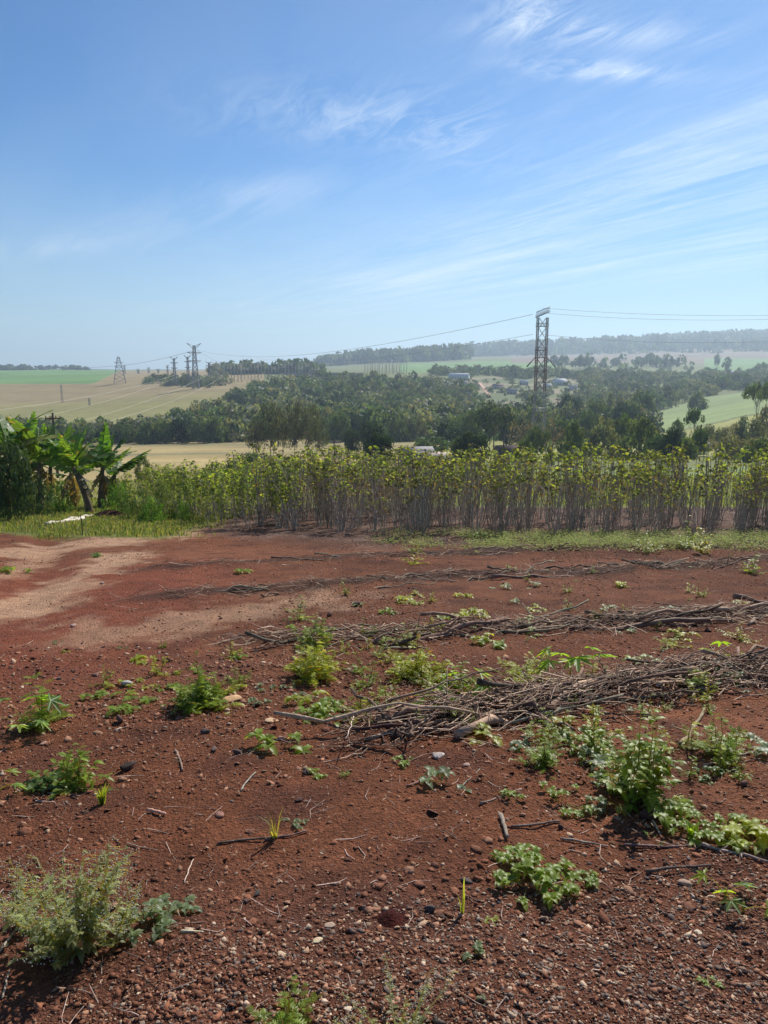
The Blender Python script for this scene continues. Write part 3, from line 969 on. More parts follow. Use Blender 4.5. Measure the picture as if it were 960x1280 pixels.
def portal_pylon(px, Y, toprow, label):
    g = gp(px, Y)
    H_ = CAMZ - Y * float(t_of(toprow)) - g.z
    o = thing('lattice_tower', label, 'transmission tower', g)
    w = 1.5
    body = MB()
    z1, z2, z3 = H_ * .42, H_ * .72, H_ * .93
    for s_ in (-1, 1):
        col_ = STEEL
        lattice(body, (s_ * w * 1.25, 0, 0), (s_ * w * .9, 0, z1), .34, .32, 22, STEEL, .04)
        lattice(body, (s_ * w * .9, 0, z1), (s_ * w * .9, 0, z2), .32, .30, 16, STEELR, .045)
        lattice(body, (s_ * w * .9, 0, z2), (s_ * w * .9, 0, z3), .30, .28, 12, STEEL, .045)
    obj('lattice_legs', body.mesh('lattice_legs', M['metal']), o)
    xb = MB()
    nb_ = 13
    for i in range(nb_):
        za, zb_ = z3 * i / nb_, z3 * (i + 1) / nb_
        for yy in (-.3, .3):
            cc = STEELR if z1 < za < z2 else STEEL
            xb.tube([(-w * .7, yy, za), (w * .7, yy, zb_)], .06, 3, cc, False)
            xb.tube([(w * .7, yy, za), (-w * .7, yy, zb_)], .06, 3, cc, False)
    obj('cross_bracing', xb.mesh('cross_bracing', M['metal']), o)
    for zc in (H_ * .28, H_ * .56, H_ * .655, H_ * .705, H_ * .87):
        b = MB()
        for yy in (-.5, .5):
            b.tube([(-w * 1.25, yy, zc), (w * 1.25, yy, zc)], .09, 4, STEELR if zc < z2 and zc > z1 else STEEL)
            b.tube([(-w * 1.25, yy, zc + .9), (w * 1.25, yy, zc + .9)], .07, 4, STEEL)
            for k in range(5):
                xa = -w * 1.25 + k * w * .5
                b.tube([(xa, yy, zc), (xa + w * .25, yy, zc + .9), (xa + w * .5, yy, zc)], .05, 3, STEEL, False)
        obj('cross_beam', b.mesh('cross_beam', M['metal']), o)
    t = MB()
    tw = 1.95
    for yy in (-.5, .5):
        t.tube([(-tw, yy, z3), (tw, yy, z3 + 1.6)], .12, 4, STEEL)
        t.tube([(-tw * .92, yy, z3 + 1.5), (tw, yy, z3 + 3.0)], .1, 4, STEEL)
        for k in range(7):
            a = k / 7; b_ = (k + 1) / 7
            t.tube([(-tw + 2 * tw * a, yy, z3 + 1.6 * a), (-tw + tw * (a + b_), yy, z3 + 1.5 + 1.5 * (a + b_) / 2), (-tw + 2 * tw * b_, yy, z3 + 1.6 * b_)], .07, 3, STEEL, False)
    t.C = [c_ * .55 for c_ in t.C]
    obj('top_frame', t.mesh('top_frame', M['metal']), o)
    for s_ in (-1, 1):
        a = MB()
        a.tube([(s_ * w * 1.2, 0, H_ * .655), (s_ * (w + 2.6), 0, H_ * .655 - 2.6)], .13, 5, (.10, .09, .10))
        for k in range(9):
            f = k / 9
            xx, zz_ = s_ * (w * 1.2 + (2.6 - w * .2) * (f * .5 + .5)), H_ * .655 - 2.6 * (f * .5 + .5)
            a.tube([(xx - .01, 0, zz_ - .06), (xx + .01, 0, zz_ + .06)], .24, 6, (.12, .1, .1))
        obj('insulator_arm', a.mesh('insulator_arm', M['metal']), o)
    return o, g, H_


portal_pylon(672, 218, 384, 'tall narrow double-legged lattice tower rising above the valley trees')


def a_pylon(px, Y, toprow, wpx, label):
    g = gp(px, Y)
    H_ = CAMZ - Y * float(t_of(toprow)) - g.z
    w = wpx / F * Y * .5
    o = thing('lattice_tower', label, 'transmission tower', g, .35)
    b = MB()
    q = [(-1, -1), (1, -1), (1, 1), (-1, 1)]
    n = 7
    lv = [[np.array([a * w * (1 - .86 * (i / n)), c * w * .8 * (1 - .86 * (i / n)), H_ * (i / n) ** .9]) for a, c in q] for i in range(n + 1)]
    for i in range(n):
        for k in range(4):
            k2 = (k + 1) % 4
            b.tube([lv[i][k], lv[i + 1][k]], .3, 4, (.13, .13, .14), False)
            b.tube([lv[i][k], lv[i + 1][k2]], .14, 3, (.15, .15, .16), False)
            b.tube([lv[i][k2], lv[i + 1][k]], .14, 3, (.15, .15, .16), False)
            b.tube([lv[i + 1][k], lv[i + 1][k2]], .14, 3, (.15, .15, .16), False)
    obj('lattice_legs', b.mesh('lattice_legs', M['metal']), o)
    for f in (.62, .78, .93):
        c = MB()
        L = w * (.75 if f < .9 else .35)
        c.tube([(-L, 0, H_ * f), (L, 0, H_ * f)], .2, 4, (.14, .14, .15))
        c.tube([(-L, 0, H_ * f), (0, 0, H_ * f + 1.8), (L, 0, H_ * f)], .15, 4, (.14, .14, .15))
        obj('cross_arm', c.mesh('cross_arm', M['metal']), o)
    return o


def y_pylon(px, Y, toprow, wpx, label, r0=.2, parent_group=None):
    g = gp(px, Y)
    H_ = CAMZ - Y * float(t_of(toprow)) - g.z
    w = wpx / F * Y * .5
    o = thing('lattice_tower', label, 'transmission tower', g, .1, parent_group)
    b = MB()
    lattice(b, (0, 0, 0), (0, 0, H_ * .95), w * .45, w * .14, 9, (.17, .17, .18), r0 * .6)
    obj('lattice_mast', b.mesh('lattice_mast', M['metal']), o)
    for f, L in ((.62, .85), (.8, .95)):
        c = MB()
        c.tube([(-w * L, 0, H_ * f), (w * L, 0, H_ * f)], r0, 4, (.17, .17, .18))
        c.tube([(-w * L, 0, H_ * f), (0, 0, H_ * f - w * .35), (w * L, 0, H_ * f)], r0 * .7, 4, (.17, .17, .18))
        obj('cross_arm', c.mesh('cross_arm', M['metal']), o)
    for s_ in (-1, 1):
        c = MB()
        c.tube([(0, 0, H_ * .86), (s_ * w * .95, 0, H_)], r0 * .9, 4, (.17, .17, .18))
        c.tube([(0, 0, H_ * .93), (s_ * w * .95, 0, H_)], r0 * .7, 4, (.17, .17, .18))
        obj('peak_arm', c.mesh('peak_arm', M['metal']), o)
    return o


a_pylon(150, 820, 446, 14, 'dark A-shaped lattice tower standing alone in the hillside field')
y_pylon(245, 700, 429, 18, 'tallest tower of the left group, with a V-shaped top above the substation', .3)
y_pylon(219, 760, 446, 10, 'tower with a tilted V top just left of the tallest one', .25)
y_pylon(236, 740, 444, 9, 'thin lattice tower touching the left side of the tallest one', .25)
y_pylon(262, 800, 452, 8, 'small tower just right of the tallest one', .25)
PYL = ['small distant pylon just right of the A-shaped tower', 'second small distant pylon right of the A-shaped tower', 'tiny far pylon on the skyline between the A-shaped and the tallest tower',
       'tiny far pylon nearest the field edge bushes on the skyline', 'small pylon standing by the left end of the field edge bushes', 'faint slender pylon in the pinkish part of the hillside field', 'faint slender pylon low in the hillside field']
for k, (px, Y, tp) in enumerate([(156, 1150, 456), (173, 1150, 461), (186, 1300, 459), (198, 1300, 461), (210, 880, 456), (78, 640, 480), (112, 600, 497)]):
    y_pylon(px, Y, tp, 5.5, PYL[k], .14 if Y > 700 else .06, 'small distant pylons in the hillside field')


def cable(p0, p1, sag, r, label, n=26, col=(.14, .14, .15), group=None, mt='cable'):
    p0, p1 = np.array(p0, float), np.array(p1, float)
    t = np.linspace(0, 1, n)[:, None]
    P = p0 + (p1 - p0) * t
    P[:, 2] -= (4 * t * (1 - t))[:, 0] * sag
    mb = MB(); mb.tube(P - p0, r, 4, col, False)
    return obj('power_cable', mb.mesh('power_cable', M[mt]), loc=p0, label=label, cat='power cable', group=group)


cable(at(666, 393, 218), at(245, 437, 700), 9, .055, 'upper cable falling left from the top of the tall lattice tower')
cable(at(666, 418, 218), at(320, 447, 720), 6, .045, 'lower cable falling left from the tall lattice tower')
cable(at(678, 385, 218), at(1020, 393, 190), 1.0, .035, 'uppermost cable running right from the top of the tall lattice tower')
cable(at(678, 391, 218), at(1020, 397, 190), 1.2, .035, 'second cable running right, just below the uppermost one')
cable(at(676, 418, 218), at(1020, 424, 190), 1.5, .035, 'lowest cable running right from halfway up the tall lattice tower')
cable(at(245, 437, 700), at(150, 457, 820), 2, .14, 'cable from the tallest left tower to the A-shaped tower')
cable(at(150, 457, 820), at(-60, 460, 850), 3, .12, 'cable from the A-shaped tower out to the left edge', group=None)
cable(at(245, 437, 700), at(285, 458, 760), 1, .1, 'short cable dropping right from the tallest left tower')
for k, (a, b) in enumerate([((238, 462, 700), (-70, 520, 330)), ((243, 462, 700), (-70, 545, 300)), ((262, 468, 700), (-60, 566, 280)), ((280, 470, 720), (60, 545, 300))]):
    cable(at(*a), at(*b), 5, .055, ['uppermost', 'second', 'third', 'lowest'][k] + ' pale sunlit cable slanting down left across the hillside field', col=(.75, .7, .6), group='cables slanting across the hillside field')  # sun glint on these cables is painted in as a pale colour

# substation: gantries and a long wall


def gantry(px, Y, toprow, wpx, nbay, group, lab):
    g = gp(px, Y)
    H_ = max(6, CAMZ - Y * float(t_of(toprow)) - g.z)
    w = wpx / F * Y
    o = thing('gantry', lab, 'gantry', g, 0, group)
    for k in range(nbay + 1):
        b = MB(); x_ = -w / 2 + w * k / nbay
        b.tube([(x_, 0, 0), (x_, 0, H_)], .22, 4, (.3, .28, .28))
        b.tube([(x_ - .9, 0, 0), (x_, 0, H_ * .8)], .12, 4, (.3, .28, .28))
        obj('post', b.mesh('post', M['metal']), o)
    b = MB()
    b.tube([(-w / 2, 0, H_ * .8), (w / 2, 0, H_ * .8)], .2, 4, (.3, .28, .28))
    b.tube([(-w / 2, 0, H_ * .88), (w / 2, 0, H_ * .88)], .14, 4, (.3, .28, .28))
    obj('beam', b.mesh('beam', M['metal']), o)


for k in range(12):
    gantry(272 + k * 11 + (k * 37 % 5), 760 + (k * 53) % 90, 452 + (k * 29) % 8, 9, 2, 'substation gantries behind the hillside wood', ORD[k] + ' thin gantry from the left in the substation above the hillside wood')
for k in range(6):
    gantry(460 + k * 9, 900 + (k * 31) % 60, 447 + (k * 17) % 5, 7, 2, 'substation gantries right of the long wall', ORD[k] + ' thin gantry to the right of the long panelled substation building')


def box_building(name, px, Y, wpx, hm, dm, label, wallc, roofc, gable=.0, group=None, rz=0.0, nwin=3, cat='building', sink=.3):
    g = gp(px, Y)
    w = wpx / F * Y / 2
    o = thing(name, label, cat, g - Vector((0, 0, sink)), rz, group)
    b = MB(); b.box((-w, -dm / 2, 0), (w, dm / 2, hm))
    if gable:
        for s_ in (-1, 1):
            b.add([(s_ * w, -dm / 2, hm), (s_ * w, dm / 2, hm), (s_ * w, 0, hm + gable)], [(0, 1, 2)])
    V, T3, C = b.arrays()
    obj('wall', mesh_np('wall', V, T3, np.tile(wallc, (len(V), 1)), M['wall']), o)
    r_ = MB(); e = .35
    if gable:
        for s_ in (-1, 1):
            k = gable / (dm / 2) * e
            P = [(-w - e, s_ * (dm / 2 + e), hm - k), (w + e, s_ * (dm / 2 + e), hm - k), (w + e, 0, hm + gable), (-w - e, 0, hm + gable)]
            P2 = [(a, c, d + .1) for a, c, d in P]
            r_.add(P + P2, [(0, 1, 2), (0, 2, 3), (4, 5, 6), (4, 6, 7), (0, 1, 5), (0, 5, 4), (1, 2, 6), (1, 6, 5), (3, 0, 4), (3, 4, 7)], roofc)
            if False:
                nr = int(w * 2 / .35)
                for q in range(nr):
                    xx = -w - e + .1 + q * (2 * w + 2 * e - .2) / nr
                    r_.tube([(xx, s_ * (dm / 2 + e), hm - k + .12), (xx, 0.01 * s_, hm + gable + .12)], .045, 4, np.array(roofc) * (.8 + .3 * ((q * 7) % 3) / 2), False)
        obj('roof', r_.mesh('roof', M['roof']), o)
    else:
        r_.box((-w - e, -dm / 2 - e, hm + .003), (w + e, dm / 2 + e, hm + .25), roofc)
        obj('roof', r_.mesh('roof', M['roof']), o)
    for k in range(nwin):
        xx = -w + 2 * w * (k + .5) / nwin
        f = MB(); f.box((xx - .5, -dm / 2 - .04, 1.0), (xx + .5, -dm / 2 + .02, 2.1), (.5, .5, .5))
        wi = obj('window', f.mesh('window', M['wall']), o)
        f = MB(); f.box((xx - .42, -dm / 2 - .05, 1.08), (xx + .42, -dm / 2 - .041, 2.02), (.04, .05, .06))
        obj('pane', f.mesh('pane', M['glass']), wi)
    return o


sub = box_building('long_building', 405, 770, 98, 8.2, 14, 'long pale brown panelled building of the substation on the ridge', (.42, .33, .28), (.40, .34, .30), nwin=0)
for k in range(12):
    b = MB(); x_ = -39.5 + k * 7.1
    b.box((x_, -7.35, 0), (x_ + .7, -7.003, 8.0), (.28, .21, .18))
    obj('pilaster', b.mesh('pilaster', M['wall']), sub)

box_building('farmhouse', 521, 118, 34, 2.9, 5, 'low farmhouse with a dull grey sheet roof beyond the crop', (.26, .21, .18), (.42, .39, .38), .55, rz=.12)
box_building('farmhouse', 542, 96, 38, 2.25, 4.4, 'low farmhouse with a pale pinkish sheet roof beyond the crop', (.35, .28, .24), (.75, .60, .50), .4, rz=-.10)
box_building('farmhouse', 640, 150, 38, 2.2, 6, 'brown roofed farmhouse under the half leafless tree', (.16, .11, .09), (.17, .12, .105), 1.2, rz=.08)
box_building('farmhouse', 722, 160, 30, 2.4, 5, 'small grey-roofed shed right of the lattice tower foot', (.3, .28, .26), (.36, .34, .33), .8)
box_building('shed', 871, 160, 18, 2.6, 3, 'small whitewashed shed under the flat-topped tree', (.75, .75, .72), (.5, .5, .5), .6)
VIL = [(574, 850, 24, (.75, .73, .7), 1, 'long white-roofed shed at the back of the village'),
       (557, 700, 20, (.7, .68, .62), 1, 'white-roofed shed beside the wood at the left end of the village'),
       (566, 655, 9, (.6, .45, .38), 0, 'small pale house below the white-roofed shed'),
       (580, 760, 9, (.36, .28, .25), 0, 'brown-roofed house above the white shed'),
       (590, 700, 10, (.42, .33, .28), 0, 'brown-roofed house left of the red dirt road'),
       (586, 640, 9, (.34, .3, .28), 0, 'grey house below the dirt road'),
       (622, 740, 12, (.35, .24, .2), 0, 'terracotta-roofed house right of the dirt road'),
       (640, 690, 12, (.4, .34, .3), 0, 'tan-roofed house in the middle of the village'),
       (655, 800, 10, (.6, .58, .55), 0, 'pale-roofed house left of the lattice tower'),
       (684, 760, 9, (.75, .66, .6), 0, 'white house right behind the lattice tower'),
       (699, 810, 15, (.74, .72, .68), 1, 'white-roofed warehouse right of the lattice tower'),
       (716, 750, 10, (.55, .42, .36), 0, 'pinkish-roofed house right of the white warehouse'),
       (738, 770, 16, (.5, .44, .38), 0, 'long tan-roofed house at the right end of the village'),
       (805, 640, 9, (.75, .73, .7), 0, 'single white house among the valley wood'),
       (778, 1900, 7, (.7, .68, .66), 0, 'white farm building in the far ploughed field'),
       (889, 1050, 13, (.78, .78, .76), 1, 'white shed at the edge of the far green field'),
       (913, 1060, 11, (.76, .76, .74), 1, 'white shed right of the far white one, beside a tall tree'),
       (930, 1060, 9, (.72, .70, .68), 0, 'rightmost white building before the far green field')]
for k, (px, Y, w, rc, big, lb) in enumerate(VIL):
    box_building('warehouse' if big else 'house', px, Y, w, 4.5 if big else 3.2, 12 if big else 7, lb,
                 (.55, .5, .45) if not big else (.6, .6, .58), rc, 2.4 if big else 2.0, rz=((k * 37) % 7 - 3) * .1, nwin=3 if not big else 4, cat='building')

# red dirt road in the village, laid on the ground
Vr, Fr = [], []
for i in range(16):
    Y = 655 + i * 10
    a, b = gp(609 - i * .75, Y), gp(615 - i * .75 - .2 * i, Y)
    Vr += [(a.x, a.y, a.z + .5), (b.x, b.y, b.z + .5)]
for i in range(15):
    Fr.append((2 * i, 2 * i + 1, 2 * i + 3, 2 * i + 2))
obj('dirt_road', mesh_np('dirt_road', Vr, Fr, np.tile((.55, .36, .27), (32, 1)), M['field']), kind='structure')

# wooden utility poles


def utility_pole(px, Y, toprow, label, arm=2.2, box_=False):
    g = gp(px, Y)
    H_ = CAMZ - Y * float(t_of(toprow)) - g.z
    o = thing('utility_pole', label, 'utility pole', g - Vector((0, 0, .3)), .2)
    c = (.10, .075, .06)
    b = MB(); b.tube([(0, 0, 0), (0, 0, H_ + .3)], [.16, .11], 7, c); obj('pole', b.mesh('pole', M['bark']), o)
    if arm:
        b = MB(); b.box((-arm / 2, -.1, H_ - .35), (arm / 2, .0, H_ - .2), c); obj('crossarm', b.mesh('crossarm', M['bark']), o)
        for s_ in (-1, -.4, .4, 1):
            b = MB(); b.tube([(s_ * arm * .45, -.05, H_ - .2), (s_ * arm * .45, -.05, H_ + .02)], [.06, .04], 6, (.2, .12, .1)); obj('insulator', b.mesh('insulator', M['glass']), o)
    if box_:
        b = MB(); b.tube([(.35, 0, H_ - 1.9), (.35, 0, H_ - 1.0)], .26, 8, (.12, .12, .12)); obj('transformer', b.mesh('transformer', M['metal']), o)


utility_pole(72.5, 75, 516, 'dark wooden utility pole with a crossarm behind the banana plants', 1.5)
utility_pole(418, 150, 549, 'small wooden pole with a transformer box before the golden field', .9, True)
utility_pole(629, 130, 541, 'thin dark pole beside the brown-roofed farmhouse', 0)

# ------------------------------------------------------------------ cassava crop


def palmate(mb, base, d, size, nlobe, r, c, lw=.17):
    """drooping leaf with narrow fingers spreading from one point"""
    d = np.array(d, float); d /= np.linalg.norm(d) + 1e-9
    up = np.array([0, 0, 1.0])
    side = np.cross(d, up); side /= np.linalg.norm(side) + 1e-9
    nrm = np.cross(side, d)
    roll = r.uniform(-.6, .6)
    side = side * math.cos(roll) + nrm * math.sin(roll)
    V = [base]; Tr = []
    for k in range(nlobe):
        a = (k - (nlobe - 1) / 2) * (2.5 / nlobe)
        L = size * (1 - .25 * abs(a))
        v = d * math.cos(a) + side * math.sin(a)
        w = np.cross(v, nrm); w /= np.linalg.norm(w) + 1e-9
        m_ = base + v * L * .55
        tip = base + v * L + np.array([0, 0, -L * .35])
        i = len(V)
        V += [m_ + w * L * lw, tip, m_ - w * L * lw]
        Tr += [(0, i, i + 1), (0, i + 1, i + 2)]
    mb.add(V, Tr, c)


def cassava(seed, leafy):
    r = np.random.default_rng(seed)
    st, lf = MB(), MB()
    ns = r.integers(6, 11) if not leafy else r.integers(4, 7)
    for k in range(ns):
        a = r.uniform(0, 6.28); lean = r.uniform(.02, .42) * r.random() + .02; off = r.normal(size=2) * .17
        ht = r.uniform(1.3, 2.16) * (1.0 if not leafy else .93)
        zs = np.linspace(0, 1, 7)
        kink = np.cumsum(r.normal(size=(7, 2)) * .018, 0); kink[0] = 0
        P = np.stack([math.cos(a) * lean * zs ** .6 + kink[:, 0] + off[0] * (.35 + .65 * zs), math.sin(a) * lean * zs ** .6 + kink[:, 1] + off[1] * (.35 + .65 * zs), ht * zs - .02], 1)
        g = r.uniform(.7, 1.25)
        cs = np.array([.38, .33, .27]) * g
        st.tube(P, np.linspace(.0105, .0055, 7) * r.uniform(.7, 1.3), 4, cs, False)
        tips = [P]
        if r.random() < .75:                       # a fork
            j = r.integers(3, 5); a2 = a + r.uniform(-1.5, 1.5)
            e = np.array([math.cos(a2) * .18, math.sin(a2) * .18, 0]) + P[j]
            e[2] = ht * r.uniform(.8, 1.0)
            Q = np.array([P[j], (P[j] * .6 + e * .4) + [math.cos(a2) * .07, math.sin(a2) * .07, 0], e])
            st.tube(Q, [.011, .009, .006], 4, cs, False)
            tips.append(Q)
        if r.random() < .3:                        # low twig
            j = 1; a2 = r.uniform(0, 6.28)
            e = P[j] + np.array([math.cos(a2) * .3, math.sin(a2) * .3, r.uniform(.1, .4)])
            st.tube([P[j], (P[j] + e) / 2 + [0, 0, -.03], e], [.009, .007, .003], 4, cs, False)
        for Q in tips:
            zlo = (.42 if leafy else .86) * ht
            nl = r.integers(16, 26) if leafy else r.integers(4, 8)
            for q in range(nl):
                zt = r.uniform(0, 1) ** (.75 if leafy else .5) * (ht * 1.02 - zlo) + zlo
                zt = min(zt, Q[-1][2])
                p = np.array([np.interp(zt, Q[:, 2], Q[:, 0]), np.interp(zt, Q[:, 2], Q[:, 1]), zt])
                aa = r.uniform(0, 6.28); pl = r.uniform(.06, .18) if leafy else r.uniform(.03, .10)
                e = p + np.array([math.cos(aa) * pl, math.sin(aa) * pl, r.uniform(.0, .07)])
                st.add([p, e, e + [0, 0, .006]], [(0, 1, 2)], (.25, .12, .08))
                f = r.uniform(.7, 1.25)
                if leafy:
                    base = np.array([(.12, .19, .05), (.17, .24, .06), (.24, .29, .08), (.32, .34, .10)][r.integers(4) if r.random() < .85 else 3])
                else:
                    base = np.array([(.21, .25, .08), (.16, .20, .07), (.30, .31, .11), (.12, .14, .06), (.20, .16, .09)][r.integers(5)])
                palmate(lf, e, [math.cos(aa), math.sin(aa), r.uniform(-.9, -.1)], r.uniform(.05, .10), 5, r, base * f)
            if not leafy and r.random() < .5:      # dried brown leaf still hanging
                p = Q[max(1, len(Q) - 3)]
                palmate(lf, p, [r.normal(), r.normal(), -1.6], .09, 3, r, (.16, .10, .06))
    return st, lf


VAR_B = [cassava(1000 + i, False) for i in range(10)]
VAR_L = [cassava(2000 + i, True) for i in range(9)]
MESH_B = [(a.mesh('stem', M['stem'], True), b.mesh('foliage', M['crop'])) for a, b in VAR_B]
MESH_L = [(a.mesh('stem', M['stem'], True), b.mesh('foliage', M['crop'])) for a, b in VAR_L]

spots = []
row_y = 0.25
k = 0
while row_y < 14.5:
    xx = -10.2
    while xx < 20:
        x_ = xx + rng.normal() * .14
        y_ = float(crop_front(x_)) + row_y + rng.normal() * .14 + (0.35 if row_y < 1 and x_ < -1 else 0) * rng.uniform(-1, 1.4)
        xx += .56
        if y_ > 31.5 or x_ > .62 * y_ + 1.5 or x_ < -.58 * y_ - .7 or rng.random() < .10:
            continue
        # the block is thinner at its left end
        if x_ < -7.5 and rng.random() < .25:
            continue
        if row_y > 4 and x_ > 1 and rng.random() < (.45 if x_ < 5 else .72):
            continue
        spots.append((y_ - float(crop_front(x_)), x_, y_))
    row_y += .88
spots.sort(key=lambda q: q[0] + .12 * q[2])
rest_s, rest_f = MB(), MB()
LBL = {True: 'leafy green cassava plant in the denser left part of the crop block',
       False: 'tall bare-stemmed cassava plant with a small yellow-green top in the crop block'}
GRP = {True: 'leafy cassava plants in the left part of the crop', False: 'bare-stemmed cassava plants in the crop'}
for k, (dd, x_, y_) in enumerate(spots):
    fr = (x_ + 1.6 + .25 * (y_ - 17)) / 1.8 + rng.normal() * .45
    leafy = fr < 0
    v = int(rng.integers(9))
    s_ = rng.uniform(.76, 1.13) * (1.0 if dd > .8 else rng.uniform(.6, 1.0))
    s_ *= np.interp(x_, [-9, -6.5, -3], [.9, .95, 1])
    rz = rng.uniform(0, 6.28); z_ = h(x_, y_)
    if k < 300:
        o = thing('cassava_plant', LBL[leafy], 'cassava plant', (x_, y_, z_), rz, GRP[leafy], s_)
        a, b = (MESH_L if leafy else MESH_B)[v]
        obj('stem', a, o); obj('foliage', b, o)
        tl = .22 if k % 13 == 0 else .06
        o.rotation_euler = (rng.normal() * tl, rng.normal() * tl, rz)
    else:
        a, b = (VAR_L if leafy else VAR_B)[v]
        for src, dst in ((a, rest_s), (b, rest_f)):
            V, Tr, C = src.arrays()
            dst.add(xform(V, (x_, y_, z_), rz, (s_, s_, s_)), Tr, C)
print('cassava', len(spots))
if rest_s.n:
    obj('cassava_stems', rest_s.mesh('cassava_stems', M['stem']), kind='stuff')
    obj('cassava_foliage', rest_f.mesh('cassava_foliage', M['crop']), kind='stuff')

# ------------------------------------------------------------------ banana plants


def banana_leaf_mesh(seed, torn=.5, colr=(.085, .17, .035)):
    """blade along +x arching down, length 1; torn into strips"""
    r = np.random.default_rng(seed)
    mb = MB()
    n = 15
    t = np.linspace(0, 1, n)
    arch = r.uniform(.25, .85)
    mx = np.sin(t * arch * 1.35) / (arch * 1.35); mz = (np.cos(t * arch * 1.35) - 1) / (arch * 1.35)
    mid_ = np.stack([mx, 0 * t, mz], 1)
    mb.tube(mid_, np.linspace(.012, .003, n), 4, (.20, .25, .08), False)
    wid = .155 * np.sin(np.clip((t - .06) / .94, 0, 1) ** .62 * math.pi) ** .65
    for s_ in (-1, 1):
        fold = r.uniform(.1, .5)
        for i in range(n - 1):
            if t[i] < .08: continue
            dr = fold + (r.uniform(0, .9) * torn if r.random() < torn else 0)
            gap = .12 if r.random() < torn else 0.0
            a, b = mid_[i], mid_[i + 1]
            wa, wb = max(wid[i], .02), max(wid[i + 1], .012)
            if gap: wa, wb = (wa + wb) / 2, (wa + wb) / 2
            b2 = b * (1 - gap) + a * gap
            oa = a + np.array([.03, s_ * wa * math.cos(dr), -wa * math.sin(dr)])
            ob = b2 + np.array([.03, s_ * wb * math.cos(dr), -wb * math.sin(dr)])
            f = r.uniform(.75, 1.25)
            c = np.array(colr) * f
            if r.random() < .07: c = np.array((.26, .22, .07))
            mb.add([a, b, ob, oa], [(0, 1, 2), (0, 2, 3)] if s_ > 0 else [(0, 2, 1), (0, 3, 2)], c)
    return mb.mesh('leaf', M['banana'])


BL = [banana_leaf_mesh(i, .45 + .11 * (i % 5), [(.12, .22, .045), (.075, .15, .04), (.06, .12, .035), (.14, .25, .05), (.08, .16, .04), (.10, .18, .04)][i]) for i in range(6)]
BLY = [banana_leaf_mesh(20 + i, .5, (.22, .24, .05)) for i in range(2)]
BLD = [banana_leaf_mesh(30 + i, .9, (.15, .11, .07)) for i in range(2)]


def banana(px, row, hgt, seed, label, lean=(0, 0), nleaf=8, dead=2, lsize=1.55):
    r = np.random.default_rng(seed)
    p = gr(px, row)
    o = thing('banana_plant', label, 'banana plant', p - Vector((0, 0, .05)))
    mb = MB()
    L = hgt * .52
    zs = np.linspace(0, 1, 6)
    P = np.stack([lean[0] * zs ** 1.4, lean[1] * zs ** 1.4, L * zs], 1)
    mb.tube(P, np.linspace(.135, .07, 6), 9, (.14, .105, .07), False)
    for k in range(5):                          # dry sheaths wrapped round the stem
        j = r.uniform(.1, .8); a = r.uniform(0, 6.28)
        q = np.array([np.interp(j, zs, P[:, 0]), 0, j * L]) + np.array([math.cos(a) * .13, math.sin(a) * .13, 0])
        mb.add([q, q + [0.05, .02, -.5 * r.uniform(.4, 1)], q + [-.05, .03, -.45]], [(0, 1, 2)], (.22, .16, .10))
    obj('pseudostem', mb.mesh('pseudostem', M['bark'], True), o)
    top = P[-1]
    for k in range(nleaf + dead):
        isdead = k >= nleaf
        a = k * 2.4 + r.uniform(-.3, .3)
        el = r.uniform(.55, 1.45) if not isdead else r.uniform(-1.2, -.5)
        m_ = BLD[k % 2] if isdead else (BLY[k % 2] if r.random() < .12 else BL[int(r.integers(6))])
        lf = obj('leaf', m_, o)
        s_ = lsize * r.uniform(.85, 1.15) * (.75 if isdead else 1)
        lf.scale = (s_, s_ * r.uniform(.95, 1.35), s_)
        lf.rotation_euler = Euler((r.uniform(-.5, .5), -el, a), 'XYZ')
        lf.location = top + np.array([0, 0, -.25 * r.random()])


banana(22, 641, 4.6, 1, 'tall banana plant behind the dark shrub, its bright leaves standing highest', (-.1, 0), 12, 1, 2.0)
banana(6, 636, 4.6, 2, 'tall banana plant cut by the left edge of the photo', (-.25, .1), 11, 1, 2.0)
banana(50, 640, 3.9, 3, 'banana plant between the tall ones and the leaning trunk', (.15, 0), 11, 2, 1.8)
banana(113, 641, 3.3, 4, 'banana plant with a thick dark trunk leaning left beside the pale log', (-.55, .1), 12, 3, 1.7)
banana(126, 636, 3.4, 5, 'banana plant at the right of the clump, its leaves pointing up and right', (.2, 0), 12, 3, 1.7)
banana(92, 633, 2.8, 6, 'banana plant at the back of the clump, below the utility pole', (-.1, .2), 11, 2, 1.6)

banana(62, 636, 3.4, 7, 'banana plant behind the others, left of the utility pole', (.1, .2), 11, 2, 1.9)
banana(138, 634, 2.9, 8, 'smallest banana plant at the right end of the clump', (.3, 0), 9, 3, 1.6)
banana(36, 637, 4.3, 9, 'banana plant just right of the tallest, with dark upright leaves', (.05, .1), 11, 1, 1.9)

# dark leafy shrub at the left edge and green weeds round the bananas


def shrub(name, px, row, wpx, hpx, kind, label, cat='shrub', group=None):
    p = gr(px, row)
    s_ = p.y / F
    cr_, tk = tree_mesh(kind, int(px) % 2)
    o = thing(name, label, cat, p - Vector((0, 0, .04)), px, group, (wpx * s_ * .45, wpx * s_ * .45, hpx * s_))
    obj('crown', cr_, o); obj('trunk', tk, o)


